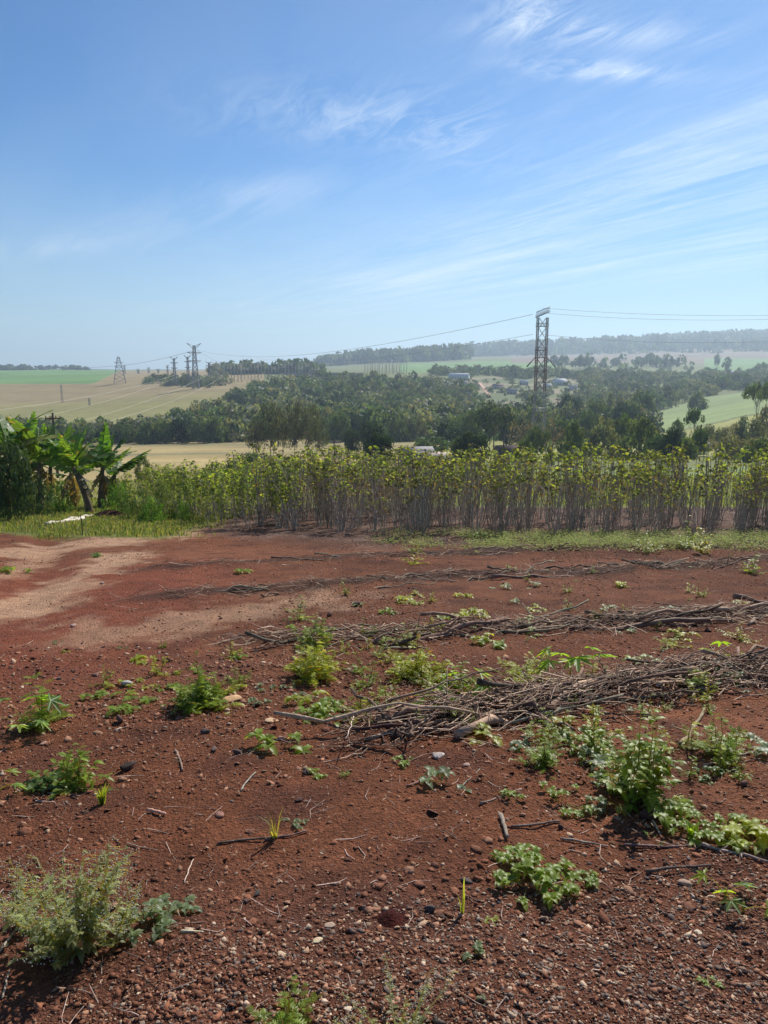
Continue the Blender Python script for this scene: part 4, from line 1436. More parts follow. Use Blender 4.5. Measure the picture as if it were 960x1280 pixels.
TREEKINDS['shrub_dark'] = ('round', 150, 34, .20, .036, 'dark', .04, .02, 12, 0)
TREEKINDS['weedbush'] = ('dome', 80, 26, .22, .040, 'bright', .0, .010, 18, 0)
TREEKINDS['weedbush2'] = ('dome', 60, 24, .24, .040, 'olive', .0, .010, 18, 0)
shrub('dark_shrub', 14, 652, 74, 104, 'shrub_dark', 'dense dark small-leaved shrub at the left edge in front of the bananas')
for k, (px, row, w, hp, kd) in enumerate([(52, 645, 40, 52, 'weedbush2'), (76, 641, 34, 45, 'weedbush'), (150, 645, 44, 44, 'weedbush'), (172, 650, 50, 46, 'weedbush2'),
                                          (190, 653, 44, 34, 'weedbush'), (205, 650, 40, 50, 'weedbush2'), (140, 634, 40, 40, 'weedbush'), (228, 650, 30, 26, 'weedbush'),
                                          (38, 640, 30, 60, 'weedbush2')]):
    shrub('green_bush', px, row, w, hp, kd,
          ['loose olive bush right of the dark shrub', 'pale green bush under the banana leaves', 'bright weedy bush right of the banana trunk', 'wide olive weedy bush before the left end of the crop',
           'low bright weedy bush at the right end of the grass strip', 'taller olive bush among the first cassava plants at the left', 'bright bush behind the pale log',
           'small bright bush at the foot of the leftmost leafy cassava', 'tall loose olive bush between the dark shrub and the bananas'][k], 'bush')

# fence posts, stake, log, dirt mound
for px, row, tp, lb, r_ in [(78.5, 634, 606, 'thin dark fence post under the bananas, left of the two', .045), (94, 634, 608, 'thicker dark fence post just left of the leaning trunk', .06)]:
    p = gr(px, row); hh = (row - tp) / F * p.y
    b = MB(); b.tube([(0, 0, -.1), (.01, 0, hh * .5), (0, .01, hh)], [r_, r_ * .95, r_ * .9], 7, (.055, .045, .04))
    obj('fence_post', b.mesh('fence_post', M['bark']), loc=p, label=lb, cat='fence post')
p = gr(103, 669)
b = MB(); b.tube([(0, 0, -.1), (.01, 0, .25), (-.01, 0, .52)], [.012, .011, .009], 6, (.04, .035, .03))
obj('stake', b.mesh('stake', M['bark']), loc=p, label='thin dark stake standing at the edge of the grass before the log', cat='stake')
for (x0, r0), (x1, r1_), rad, lb in [((57, 657), (104, 650), .075, 'long pale peeled log lying in the grass before the bananas'), ((84, 651), (123, 645), .07, 'shorter pale log lying behind the long one')]:
    a, c = gr(x0, r0), gr(x1, r1_)
    v = c - a; b = MB(); n = 8
    P = [np.array(a + v * (i / 7)) - np.array(a) + [0, 0, .03 + .02 * math.sin(i * 2.1)] for i in range(n)]
    b.tube(P, [rad * (.8 + .3 * ((i * 5) % 3) / 3) for i in range(n)], 8, (.62, .55, .45))
    obj('log', b.mesh('log', M['bark'], True), loc=a, label=lb, cat='log')
p = gr(138, 646)
b = MB(); g_ = np.linspace(-1, 1, 17); GX, GYY = np.meshgrid(g_, g_)
Z = .28 * np.exp(-2.6 * (GX ** 2 + GYY ** 2)) + .05 * fbm(GX * 5, GYY * 5, 3, 3) - .05
V = np.stack([GX.ravel() * 1.1, GYY.ravel() * .7, Z.ravel()], 1)
q = grid_faces(17, 17)
obj('dirt_mound', mesh_np('dirt_mound', V, q, np.tile((.10, .045, .03), (len(V), 1)), M['soil'], True), loc=p, label='dark red dirt mound beside the banana trunk', cat='dirt mound')

# ------------------------------------------------------------------ dry sticks in windrows


def stick_mesh(seed, n=9, rad=.012):
    r = np.random.default_rng(seed)
    t = np.linspace(-.5, .5, n)
    w = np.cumsum(r.normal(size=(n, 2)) * .022, 0); w -= w.mean(0)
    P = np.stack([t, w[:, 0], w[:, 1] * .5], 1)
    rr = np.linspace(1, .5, n) * (1 + .18 * r.normal(size=n)) * rad
    mb = MB()
    g = r.uniform(.8, 1.2)
    c = np.array([(.25, .17, .11), (.40, .30, .20), (.14, .088, .058), (.22, .15, .105)][r.integers(4)]) * g
    mb.tube(P, rr, 6, c)
    for k in range(r.integers(1, 4)):
        j = r.integers(2, n - 2); d = r.normal(size=3); d[0] = abs(d[0]) + .4; d /= np.linalg.norm(d)
        L = r.uniform(.05, .16)
        mb.tube([P[j], P[j] + d * L * .5, P[j] + d * L + [0, 0, .01]], [rr[j] * .5, rr[j] * .45, rr[j] * .2], 4, c * .9)
    return mb


STK = [stick_mesh(3000 + i, rad=.010 + .0045 * (i % 3)) for i in range(14)]
STKM = [s_.mesh('stick', M['stick'], True) for s_ in STK]


def stick(x_, y_, z_, L, yaw, pitch, v, label, group=None, thick=1.0, mesh=None):
    o = link(bpy.data.objects.new('stick', mesh or STKM[v % len(STKM)]))
    o.location = (x_, y_, z_); o.rotation_euler = (rng.uniform(0, 6.28), pitch, yaw)
    o.rotation_mode = 'XYZ'
    o.scale = (L, L ** .5 * thick, L ** .5 * thick)
    return props(o, label, 'stick', group)


ROWS_ = [
    # photo points along the row, heap half width, heap height, number, group, label
    ([(430, 925), (560, 893), (680, 872), (800, 856), (970, 838), (1180, 815)], .22, .13, 135, 'sticks in the nearest heap of cut stems', 'dry cut stem in the large nearest heap on the right', (.4, 1.2)),
    ([(270, 802), (400, 800), (520, 792), (640, 784), (760, 778), (970, 765), (1180, 752)], .26, .09, 110, 'sticks in the second row of cut stems', 'dry cut stem in the second row of brush from the camera', (.4, 1.3)),
    ([(140, 750), (260, 741), (400, 730), (560, 720), (700, 717), (820, 710), (970, 698), (1180, 688)], .30, .07, 62, 'sticks in the third row of cut stems', 'dry cut stem in the third thin row of brush', (.4, 1.2)),
    ([(150, 714), (320, 703), (480, 694), (640, 688), (800, 684), (970, 682), (1180, 680)], .35, .06, 50, 'sticks in the row of cut stems along the crop', 'dry cut stem in the far row of brush along the crop', (.5, 1.3)),
]
tw = MB()          # fine twigs and chips, nobody could count them
for pts, hw, hh, cnt, grp, lb, (l0, l1) in ROWS_:
    G = [gr(*q) for q in pts]
    cx = np.array([g.x for g in G]); cy = np.array([g.y for g in G])
    seg = np.concatenate([[0], np.cumsum(np.hypot(np.diff(cx), np.diff(cy)))])

    def along_(t):
        q = t * seg[-1]
        return np.interp(q, seg, cx), np.interp(q, seg, cy)
    yaw0 = math.atan2(cy[-1] - cy[0], cx[-1] - cx[0])
    for k in range(cnt):
        t = .06 + .94 * rng.random() ** .85
        den = .45 + .55 * math.sin(t * 9 + cnt) ** 2
        x_, y_ = along_(t)
        off = rng.normal() * hw * .55
        zz_ = abs(rng.normal()) * hh * .6 * math.exp(-(off / hw) ** 2) * den
        x_ += rng.normal() * .1; y_ += off
        stick(x_, y_, h(x_, y_) + .010 + zz_ * .65, rng.uniform(l0, l1) * (1.15 if k % 4 == 0 else .75), yaw0 + rng.normal() * (.20 if k % 4 == 0 else (.38 if k % 4 < 3 else .9)), rng.normal() * .10, int(rng.integers(99)), lb, grp, rng.uniform(.55, 1.2) * (1.45 if k % 4 == 0 else 1))
    for k in range(int(cnt * 11)):
        t = rng.random() ** .8
        x_, y_ = along_(t); off = rng.normal() * hw * .8
        y_ += off; x_ += rng.normal() * .15
        L = rng.uniform(.05, .42); a = yaw0 + rng.normal() * .65
        z_ = h(x_, y_) + .006 + rng.random() * hh * .8 * math.exp(-(off / hw) ** 2)
        d = np.array([math.cos(a), math.sin(a), rng.normal() * .18]) * L / 2
        p = np.array([x_, y_, z_]); rr = rng.uniform(.002, .006)
        bend = rng.normal(size=3) * L * .09
        g = rng.uniform(.5, 1.3)
        tw.tube([p - d, p + bend, p + d], [rr, rr * .9, rr * .5], 3, np.array([(.26, .18, .12), (.13, .075, .05), (.42, .33, .23)][int(rng.integers(3))]) * g, False)

# loose twigs on open soil
for k in range(900):
    y_ = 1.7 + 10 * rng.random() ** 1.3; x_ = rng.uniform(-.58, .6) * (y_ + .6)
    if x_ < -1.5 and rng.random() < .6: continue
    L = rng.uniform(.03, .16); a = rng.uniform(0, 6.28)
    p = np.array([x_, y_, h(x_, y_) + .004]); d = np.array([math.cos(a), math.sin(a), .02]) * L / 2
    rr = rng.uniform(.001, .003)
    tw.tube([p - d, p + rng.normal(size=3) * L * .12 * [1, 1, .2], p + d], [rr, rr, rr * .5], 3, np.array((.42, .33, .26)) * rng.uniform(.4, 1.3), False)
obj('twig_litter', tw.mesh('twig_litter', M['stick']), kind='stuff')

# single sticks that can be pointed at: (photo x, y of both ends, thickness, colour, label)
for (x0, y0), (x1, y1), rad, c, lb in [
    ((640, 905), (800, 850), .015, (.45, .37, .29), 'thick pale branch lying across the nearest heap'),
    ((800, 848), (925, 870), .016, (.10, .07, .055), 'dark forked branch reaching down right across the nearest heap'),
    ((800, 850), (735, 868), .013, (.10, .07, .055), 'dark branch on top of the nearest heap towards the left'),
    ((456, 928), (640, 888), .014, (.46, .38, .30), 'long thin pale stick at the left end of the nearest heap'),
    ((440, 926), (505, 934), .020, (.07, .03, .022), 'dark rotten root piece before the left end of the nearest heap'),
    ((850, 935), (880, 890), .024, (.34, .24, .13), 'thick broken cane with straw-coloured end leaning on the nearest heap'),
    ((626, 1022), (634, 1050), .018, (.38, .26, .20), 'short brown root piece standing out at the left of the low green weed'),
    ((184, 1014), (207, 1020), .014, (.42, .27, .19), 'short flat brown wood piece left of the middle'),
    ((226, 1166), (254, 1167), .009, (.72, .62, .42), 'small pale yellow wood chip near the flowering weed'),
    ((312, 1124), (350, 1144), .005, (.45, .36, .28), 'thin curved twig beside the dark stone'),
    ((272, 1056), (345, 1048), .009, (.20, .12, .09), 'dark crooked root lying left of the grass tuft'),
    ((330, 1052), (384, 1040), .010, (.16, .10, .08), 'dark root end beside the small grass tuft'),
    ((300, 990), (320, 966), .006, (.50, .42, .34), 'pale curved root hair in front of the flat pale stone'),
    ((218, 940), (228, 965), .012, (.28, .18, .13), 'short brown stick with a broken end behind the brown wood piece'),
    ((640, 1035), (700, 1028), .010, (.26, .17, .13), 'brown crooked twig above the low green weed'),
    ((780, 1060), (880, 1058), .010, (.18, .12, .10), 'long dark twig in front of the large branching weed'),
    ((870, 1056), (960, 1080), .013, (.30, .24, .20), 'grey-brown stick running off the right edge'),
    ((808, 1092), (888, 1084), .012, (.16, .10, .08), 'dark double twig right of the low green weed'),
    ((700, 1050), (760, 1060), .009, (.34, .25, .20), 'thin brown twig between the low green weed and the branching weed'),
    ((575, 985), (600, 962), .006, (.44, .33, .26), 'thin curved twig in the middle below the heap'),
    ((600, 1005), (652, 988), .009, (.36, .27, .21), 'crooked twig with root hairs in the middle below the heap'),
    ((510, 985), (535, 975), .012, (.24, .12, .09), 'short red-brown root piece in the middle below the heap'),
    ((232, 1105), (242, 1075), .005, (.55, .45, .36), 'thin pale curled root on the smooth red soil'),
    ((20, 1145), (52, 1152), .016, (.34, .24, .20), 'brown stick end showing left of the flowering weed'),
    ((0, 1190), (30, 1150), .006, (.45, .36, .28), 'thin twig near the left edge beside the flowering weed'),
    ((2, 1250), (12, 1215), .006, (.45, .33, .26), 'thin reddish twig at the left edge near the bottom'),
    ((60, 992), (100, 996), .006, (.38, .28, .22), 'thin brown twig under the leafy weed on the left'),
    ((440, 905), (432, 950), .006, (.52, .44, .36), 'thin pale upright root left of the dark rotten root'),
    ((880, 960), (945, 940), .010, (.42, .33, .27), 'pale twig right of the branching weed'),
    ((805, 1015), (825, 1045), .012, (.40, .32, .27), 'short pale root hanging in the hollow below the branching weed'),
]:
    a, c2 = gr(x0, y0), gr(x1, y1)
    lift = .02 if y0 > 930 else .12
    if y0 < 935 and lb.find('heap') >= 0 and 'rotten' not in lb: lift = .09
    m_ = MB(); n = 9; v = c2 - a
    wob = np.cumsum(rng.normal(size=(n, 3)), 0) * min(v.length, 1.0) * .012; wob -= np.linspace(0, 1, n)[:, None] * wob[-1]
    P = np.array([np.array(v) * (i / (n - 1)) for i in range(n)]) + wob * [1, 1, .3] + [0, 0, rad * .8]
    P[:, 2] += np.linspace(0 if lift < .1 else .05, lift if lift > .1 else 0, n)
    rr = rad * .62 * np.linspace(1, .6, n) * (1 + .16 * rng.normal(size=n))
    m_.tube(P, rr, 7, c)
    if v.length > .25:
        for q in (3, 5):
            d = rng.normal(size=3); d[2] = abs(d[2]) * .4; d /= np.linalg.norm(d)
            m_.tube([P[q], P[q] + d * v.length * .08, P[q] + d * v.length * .15], [rr[q] * .6, rr[q] * .4, rr[q] * .2], 5, c)
    obj('stick', m_.mesh('stick', M['stick'], True), loc=a, label=lb, cat='stick')

# ------------------------------------------------------------------ stones and clods
t0 = (1 + 5 ** .5) / 2
ICO_V = np.array([(-1, t0, 0), (1, t0, 0), (-1, -t0, 0), (1, -t0, 0), (0, -1, t0), (0, 1, t0), (0, -1, -t0), (0, 1, -t0), (t0, 0, -1), (t0, 0, 1), (-t0, 0, -1), (-t0, 0, 1)], float)
ICO_V /= np.linalg.norm(ICO_V[0])
ICO_F = np.array([(0, 11, 5), (0, 5, 1), (0, 1, 7), (0, 7, 10), (0, 10, 11), (1, 5, 9), (5, 11, 4), (11, 10, 2), (10, 7, 6), (7, 1, 8), (3, 9, 4), (3, 4, 2), (3, 2, 6), (3, 6, 8), (3, 8, 9), (4, 9, 5), (2, 4, 11), (6, 2, 10), (8, 6, 7), (9, 8, 1)])
OCT_V = np.array([(1, 0, 0), (0, 1, 0), (-1, 0, 0), (0, -1, 0), (0, 0, 1), (0, 0, -1)], float)
OCT_F = np.array([(0, 1, 4), (1, 2, 4), (2, 3, 4), (3, 0, 4), (1, 0, 5), (2, 1, 5), (3, 2, 5), (0, 3, 5)])
SCOL = np.array([(.22, .085, .042), (.28, .13, .075), (.16, .060, .032), (.40, .26, .17), (.22, .16, .12), (.13, .095, .08), (.50, .37, .26), (.33, .17, .10)])


def stones(name, x_, y_, size, base_v, base_f, wcol, flat=.6, seed=1):
    r = np.random.default_rng(seed)
    n = len(x_)
    z_ = H(x_, y_)
    nv = len(base_v)
    sc_ = size[:, None] * r.uniform(.5, 1.4, (n, 3)); sc_[:, 2] *= flat
    Vb = base_v[None] * (1 + .33 * r.normal(size=(n, nv, 1)).clip(-1.5, 1.5)) * sc_[:, None, :]
    a = r.uniform(0, 6.28, n); c, s_ = np.cos(a)[:, None], np.sin(a)[:, None]
    tl = r.normal(size=(n, 1)) * .4
    X_, Y_, Z_ = Vb[..., 0], Vb[..., 1], Vb[..., 2] + Vb[..., 0] * tl
    V = np.stack([X_ * c - Y_ * s_ + x_[:, None], X_ * s_ + Y_ * c + y_[:, None], Z_ + z_[:, None] + size[:, None] * flat * .25], -1)
    col_ = SCOL[r.choice(len(SCOL), n, p=wcol)] * r.uniform(.7, 1.3, (n, 1))
    T_ = base_f[None] + (np.arange(n) * nv)[:, None, None]
    return obj(name, mesh_np(name, V.reshape(-1, 3), T_.reshape(-1, 3), np.repeat(col_, nv, 0), M['stone']), kind='stuff')


def SMOOTH(a, b):
    return 1 - .93 * np.exp(-((a + .45) / .95) ** 2 - ((b - 3.0) / .5) ** 2) - .88 * np.exp(-((a + 1.15) / .42) ** 2 - ((b - 2.05) / .5) ** 2)


def scatter(n, y0, y1, pw, dens, seed, smax=.66):
    r = np.random.default_rng(seed)
    y_ = y0 + (y1 - y0) * r.random(n * 4) ** pw
    x_ = r.uniform(-smax, smax, n * 4) * (y_ + .5)
    keep = r.random(n * 4) < dens(x_, y_)
    return x_[keep][:n], y_[keep][:n]


# gravel at the camera's feet
x_, y_ = scatter(22000, 1.55, 3.3, 1.15, lambda a, b: np.clip(sstep(2.5, 2.1, b - .33 * a + fbm(a * 1.6, b * 1.6, 3, 77) * .8) + .03, 0, 1) * sstep(-1.0, -.55, a + (b - 2) * .0) * SMOOTH(a, b), 5)
stones('gravel', x_, y_, .0028 + .0072 * np.random.default_rng(6).random(len(x_)) ** 3, ICO_V, ICO_F, [.15, .14, .10, .14, .17, .13, .07, .10], seed=6)
# crumbs of red soil and grit everywhere on the open ground
dn = lambda a, b: (.75 + .25 * sstep(3.2, 4.4, b)) * np.clip(.30 + 1.6 * fbm(a * .9, b * .9, 3, 78), .03, 1) * np.where((a < -1.2) & (b > 6), .25, 1) * SMOOTH(a, b)
x_, y_ = scatter(56000, 1.8, 17, 1.75, dn, 8)
stones('soil_crumbs', x_, y_, .0026 + .00095 * y_ * .55 + .013 * np.random.default_rng(9).random(len(x_)) ** 10, OCT_V, OCT_F, [.44, .13, .22, .05, .015, .015, .03, .10], seed=9)
# coarser clods in bands
dn2 = lambda a, b: np.clip(sstep(4.0, 4.6, b) * sstep(6.6, 5.6, b) * sstep(2.5, -.5, a) + .10 + fbm(a * .8, b * .8, 2, 80) * .4, .0, 1) * np.where((a < -2.5) & (b > 6.5), .1, 1) * SMOOTH(a, b)
x_, y_ = scatter(9000, 2.2, 13, 1.3, dn2, 12)
stones('clods', x_, y_, .006 + .018 * np.random.default_rng(13).random(len(x_)) ** 4, ICO_V, ICO_F, [.36, .17, .20, .07, .02, .02, .04, .12], seed=13, flat=.45)

SUB = None


def rock_mesh(seed, flat, c, angular=.25):
    import bmesh
    r = np.random.default_rng(seed)
    bm = bmesh.new(); bmesh.ops.create_icosphere(bm, subdivisions=2, radius=1)
    V = np.array([v.co[:] for v in bm.verts]); T_ = np.array([[q.index for q in f.verts] for f in bm.faces]); bm.free()
    for k in range(12):                          # cut facets
        d = r.normal(size=3); d /= np.linalg.norm(d); lim = r.uniform(.35, .75)
        e = V @ d; ov = np.clip(e - lim, 0, None); V = V - ov[:, None] * d
    V = V * (1 + .05 * r.normal(size=(len(V), 1)))
    V = V * [1.15, .85, flat]
    return mesh_np('stone', V, T_, np.tile(c, (len(V), 1)), M['stone'])


STONES = [
    # px, row, half width px, flat, colour, label
    (342, 901, 12, .12, (.62, .42, .24), 'flat pale ochre slab stone lying on the soil in the middle left'),
    (352, 924, 9, .2, (.50, .28, .20), 'pinkish flat stone just in front of the pale ochre slab'),
    (288, 875, 15, .18, (.60, .36, .20), 'broad flat orange-tan stone beside the tall lacy weed'),
    (352, 1194, 9, .18, (.62, .46, .30), 'flat cream stone at the front, left of its twin'),
    (396, 1177, 11, .15, (.66, .52, .34), 'flat cream stone at the front, right of its twin'),
    (410, 1158, 10, .25, (.46, .33, .24), 'tan flat stone behind the cream pair'),
    (162, 961, 15, .75, (.060, .038, .030), 'large black round stone beside the leafy weed on the left'),
    (150, 902, 9, .8, (.16, .085, .065), 'brown upright stone in the clod field on the left'),
    (257, 916, 8, .7, (.12, .08, .07), 'dark stone in the clod field below the lacy weed'),
    (307, 1128, 6, .8, (.17, .10, .08), 'squarish brown stone at the end of the thin twig'),
    (321, 1119, 7, .6, (.075, .065, .06), 'grey-black pebble pair beside the squarish brown stone'),
    (537, 1139, 8, .8, (.12, .09, .08), 'dark stone right of the small dirt mound'),
    (448, 1119, 5, .7, (.10, .08, .075), 'small dark pebble above the small dirt mound'),
    (454, 1135, 6, .6, (.2, .15, .13), 'small grey pebble left of the small dirt mound'),
    (472, 1090, 4, .7, (.09, .06, .05), 'tiny dark pebble on the smooth red soil'),
    (296, 943, 8, .8, (.14, .09, .075), 'brown stone with dark shade right of the small stick'),
    (268, 938, 8, .7, (.18, .12, .10), 'stone with a scrap of green beside it below the flat orange stone'),
    (54, 930, 8, .3, (.34, .21, .16), 'flat brown stone under the large-leaved weed on the left'),
    (85, 897, 10, .3, (.40, .24, .18), 'flat pinkish stone right of the large-leaved weed'),
    (160, 857, 11, .5, (.60, .58, .50), 'whitish stone among the small green weeds on the left'),
    (92, 783, 7, .6, (.45, .30, .24), 'pale stone alone on the smooth red path on the left'),
    (128, 730, 4, .7, (.30, .2, .16), 'small stone on the path near the thin brush row'),
    (383, 967, 10, .5, (.09, .06, .05), 'dark clod beside the small hole in the middle'),
    (375, 1000, 8, .3, (.10, .05, .04), 'dark clod in the hollow below the small weed'),
    (600, 908, 9, .8, (.11, .05, .035), 'dark red clod in front of the nearest heap'),
    (660, 888, 17, .8, (.20, .12, .09), 'matted brown root ball in the nearest heap'),
    (735, 958, 10, .7, (.12, .06, .045), 'dark clod beside the leafy weed below the heap'),
    (548, 946, 14, .25, (.52, .44, .40), 'crumbled whitish stone below the nearest heap'),
    (582, 957, 7, .3, (.45, .3, .24), 'pinkish stone right of the crumbled whitish one'),
    (446, 757, 7, .9, (.12, .07, .06), 'dark stone standing on bare soil behind the second brush row'),
    (412, 770, 6, 1.1, (.16, .08, .06), 'brown clod behind the second brush row, left of the dark stone'),
    (452, 790, 7, .7, (.10, .07, .06), 'dark clod sitting on the second brush row'),
    (468, 787, 6, .6, (.38, .3, .26), 'small pale-topped stone beside the dark clod on the second brush row'),
    (838, 778, 10, .9, (.09, .06, .05), 'dark stump-like clod in the second brush row on the right'),
    (664, 1107, 5, .6, (.16, .10, .08), 'small stone under the front edge of the low green weed'),
    (857, 1106, 12, .3, (.40, .27, .20), 'flat tan stone right of the low green weed'),
    (866, 1120, 5, .4, (.45, .36, .3), 'pale pebble just below the flat tan stone'),
    (862, 1156, 6, .2, (.75, .68, .52), 'cream flake near the seedlings on the right'),
    (872, 1165, 8, .2, (.72, .64, .48), 'larger cream flake near the seedlings on the right'),
    (692, 1234, 7, .4, (.40, .24, .15), 'orange-brown pebble in the gravel at bottom right'),
    (644, 1268, 7, .5, (.36, .28, .24), 'pale grey pebble at the bottom in the gravel'),
    (434, 1263, 9, .3, (.60, .48, .36), 'cream pebble at the bottom centre'),
    (274, 1018, 9, .4, (.36, .18, .13), 'reddish stone at the left end of the dark root'),
    (700, 1035, 6, .9, (.08, .05, .045), 'small black round stone above the low green weed'),
    (885, 790, 8, .7, (.16, .1, .08), 'brown clod in the brush on the right'),
    (930, 980, 9, .6, (.15, .08, .06), 'brown clod right of the branching weed'),
    (812, 1022, 16, .6, (.10, .045, .032), 'big dark red clod in the hollow under the branching weed'),
    (120, 845, 9, .5, (.2, .1, .07), 'reddish clod behind the small green weeds on the left'),
    (498, 920, 11, .7, (.085, .04, .03), 'dark wet-looking clod at the left end of the nearest heap'),
    (540, 915, 9, .7, (.10, .05, .035), 'dark clod under the long thin pale stick'),
]
for k, (px, row, hwp, fl, c, lb) in enumerate(STONES):
    p = gr(px, row); s_ = hwp / F * math.hypot(p.y, 1.6 - p.z) * .8
    nm = 'root_ball' if 'root ball' in lb else ('clod' if 'clod' in lb else ('wood_chip' if 'flake' in lb else 'stone'))
    o = obj(nm, rock_mesh(4000 + k, fl, c), loc=(p.x, p.y, p.z + s_ * fl * .55), label=lb, cat=nm.replace('_', ' '))
    o.scale = (s_, s_, s_); o.rotation_euler = (.1 * math.sin(k), .1 * math.cos(k * 2), k * 1.7 if fl > .3 else .3)

# small dirt mound thrown up by ants
p = gr(488, 1150)
Z = .034 * np.exp(-3.2 * (GX ** 2 + GYY ** 2)) + .006 * fbm(GX * 6, GYY * 6, 3, 8) - .006
V = np.stack([GX.ravel() * .075, GYY.ravel() * .075, Z.ravel()], 1)
obj('ant_mound', mesh_np('ant_mound', V, grid_faces(17, 17), np.tile((.075, .016, .012), (len(V), 1)), M['soil'], True), loc=p, label='small dark red mound of fine soil on the smooth ground in front', cat='dirt mound')

# ------------------------------------------------------------------ weeds


def ovate(mb, base, d, up, L, w, c, fold=.25, curl=.2):
    """pointed oval leaf, 6 triangles, folded along the midrib"""
    d = np.asarray(d, float); d = d / (np.linalg.norm(d) + 1e-9)
    s_ = np.cross(d, up); s_ /= np.linalg.norm(s_) + 1e-9
    n = np.cross(s_, d)
    b = np.asarray(base, float)
    m1 = b + d * L * .3; m2 = b + d * L * .68 - n * 0 + np.array([0, 0, -curl * L * .3]); tip = b + d * L + np.array([0, 0, -curl * L])
    V = [b, m1, m2, tip, m1 + s_ * w + n * w * fold, m1 - s_ * w + n * w * fold, m2 + s_ * w * .8 + n * w * fold, m2 - s_ * w * .8 + n * w * fold]
    mb.add(V, [(0, 4, 1), (0, 1, 5), (1, 4, 6), (1, 6, 2), (1, 2, 7), (1, 7, 5), (2, 6, 3), (2, 3, 7)], c)


def lobed_leaf(seed, nl=7, c=(.13, .24, .045)):
    """big palmate leaf lying along +x, length about 1, with toothed lobes"""
    r = np.random.default_rng(seed)
    mb = MB()
    V = [(0, 0, 0)]; T_ = []
    for k in range(nl):
        a = (k - (nl - 1) / 2) * (4.2 / nl)
        L = .62 * (1 - .16 * abs(a)) * r.uniform(.9, 1.1)
        da = 4.2 / nl
        ring = [(a - da * .5, .30), (a - da * .30, .66), (a - da * .18, .60), (a - da * .1, .9), (a, 1.0), (a + da * .1, .9), (a + da * .18, .60), (a + da * .30, .66), (a + da * .5, .30)]
        i0 = len(V)
        for aa, f in ring:
            rr = L * f
            V.append((math.cos(aa) * rr, math.sin(aa) * rr, -.25 * rr * rr - .05 * math.cos((aa - a) * nl * 1.5) * rr + .06 * abs(aa - a)))
        for q in range(len(ring) - 1):
            T_.append((0, i0 + q, i0 + q + 1))
    mb.add(V, T_, np.array(c) * r.uniform(.85, 1.2))
    return mb.mesh('leaf', M['leaf'])


LOB = [lobed_leaf(50 + i, 7 if i % 2 else 5, [(.13, .24, .045), (.10, .19, .04), (.19, .28, .05)][i % 3]) for i in range(5)]


def lobed_weed(name, px, row, hpx, nleaf, leafpx, seed, label, spread=1.0):
    r = np.random.default_rng(seed)
    p = gr(px, row); s_ = math.hypot(p.y, 1.6 - p.z) / F
    hh = hpx * s_; ls = leafpx * s_
    o = thing(name, label, 'weed', p)
    st = MB()
    st.tube([(0, 0, -.01), (.01 * r.normal(), 0, hh * .3), (.015 * r.normal(), .01, hh * .55)], [.006, .005, .004], 5, (.20, .22, .10))
    lv = []
    for k in range(nleaf):
        a = k * 2.4 + r.uniform(-.5, .5); z0 = hh * r.uniform(.1, .5)
        R_ = (ls * .5 + hh * .35 * r.uniform(.6, 1.2)) * spread
        e = np.array([math.cos(a) * R_, math.sin(a) * R_, min(hh, z0 + hh * r.uniform(.25, .5))])
        st.tube([(0, 0, z0), e * .5 + [0, 0, z0 * .5 + .01], e], [.0028, .0022, .0018], 4, (.30, .28, .14), False)
        lv.append((e, a))
    obj('stem', st.mesh('stem', M['leaf'], True), o)
    for k, (e, a) in enumerate(lv):
        lf = obj('leaf', LOB[int(r.integers(len(LOB)))], o, e)
        q = ls * r.uniform(.7, 1.25)
        lf.scale = (q, q, q); lf.rotation_euler = (r.uniform(-.4, .4), r.uniform(-.2, .6), a + r.uniform(-.4, .4))
    return o


WC = {'green': (.20, .28, .045), 'yellow': (.30, .35, .055), 'grey': (.26, .31, .15), 'deep': (.11, .18, .05), 'blue': (.19, .25, .14)}


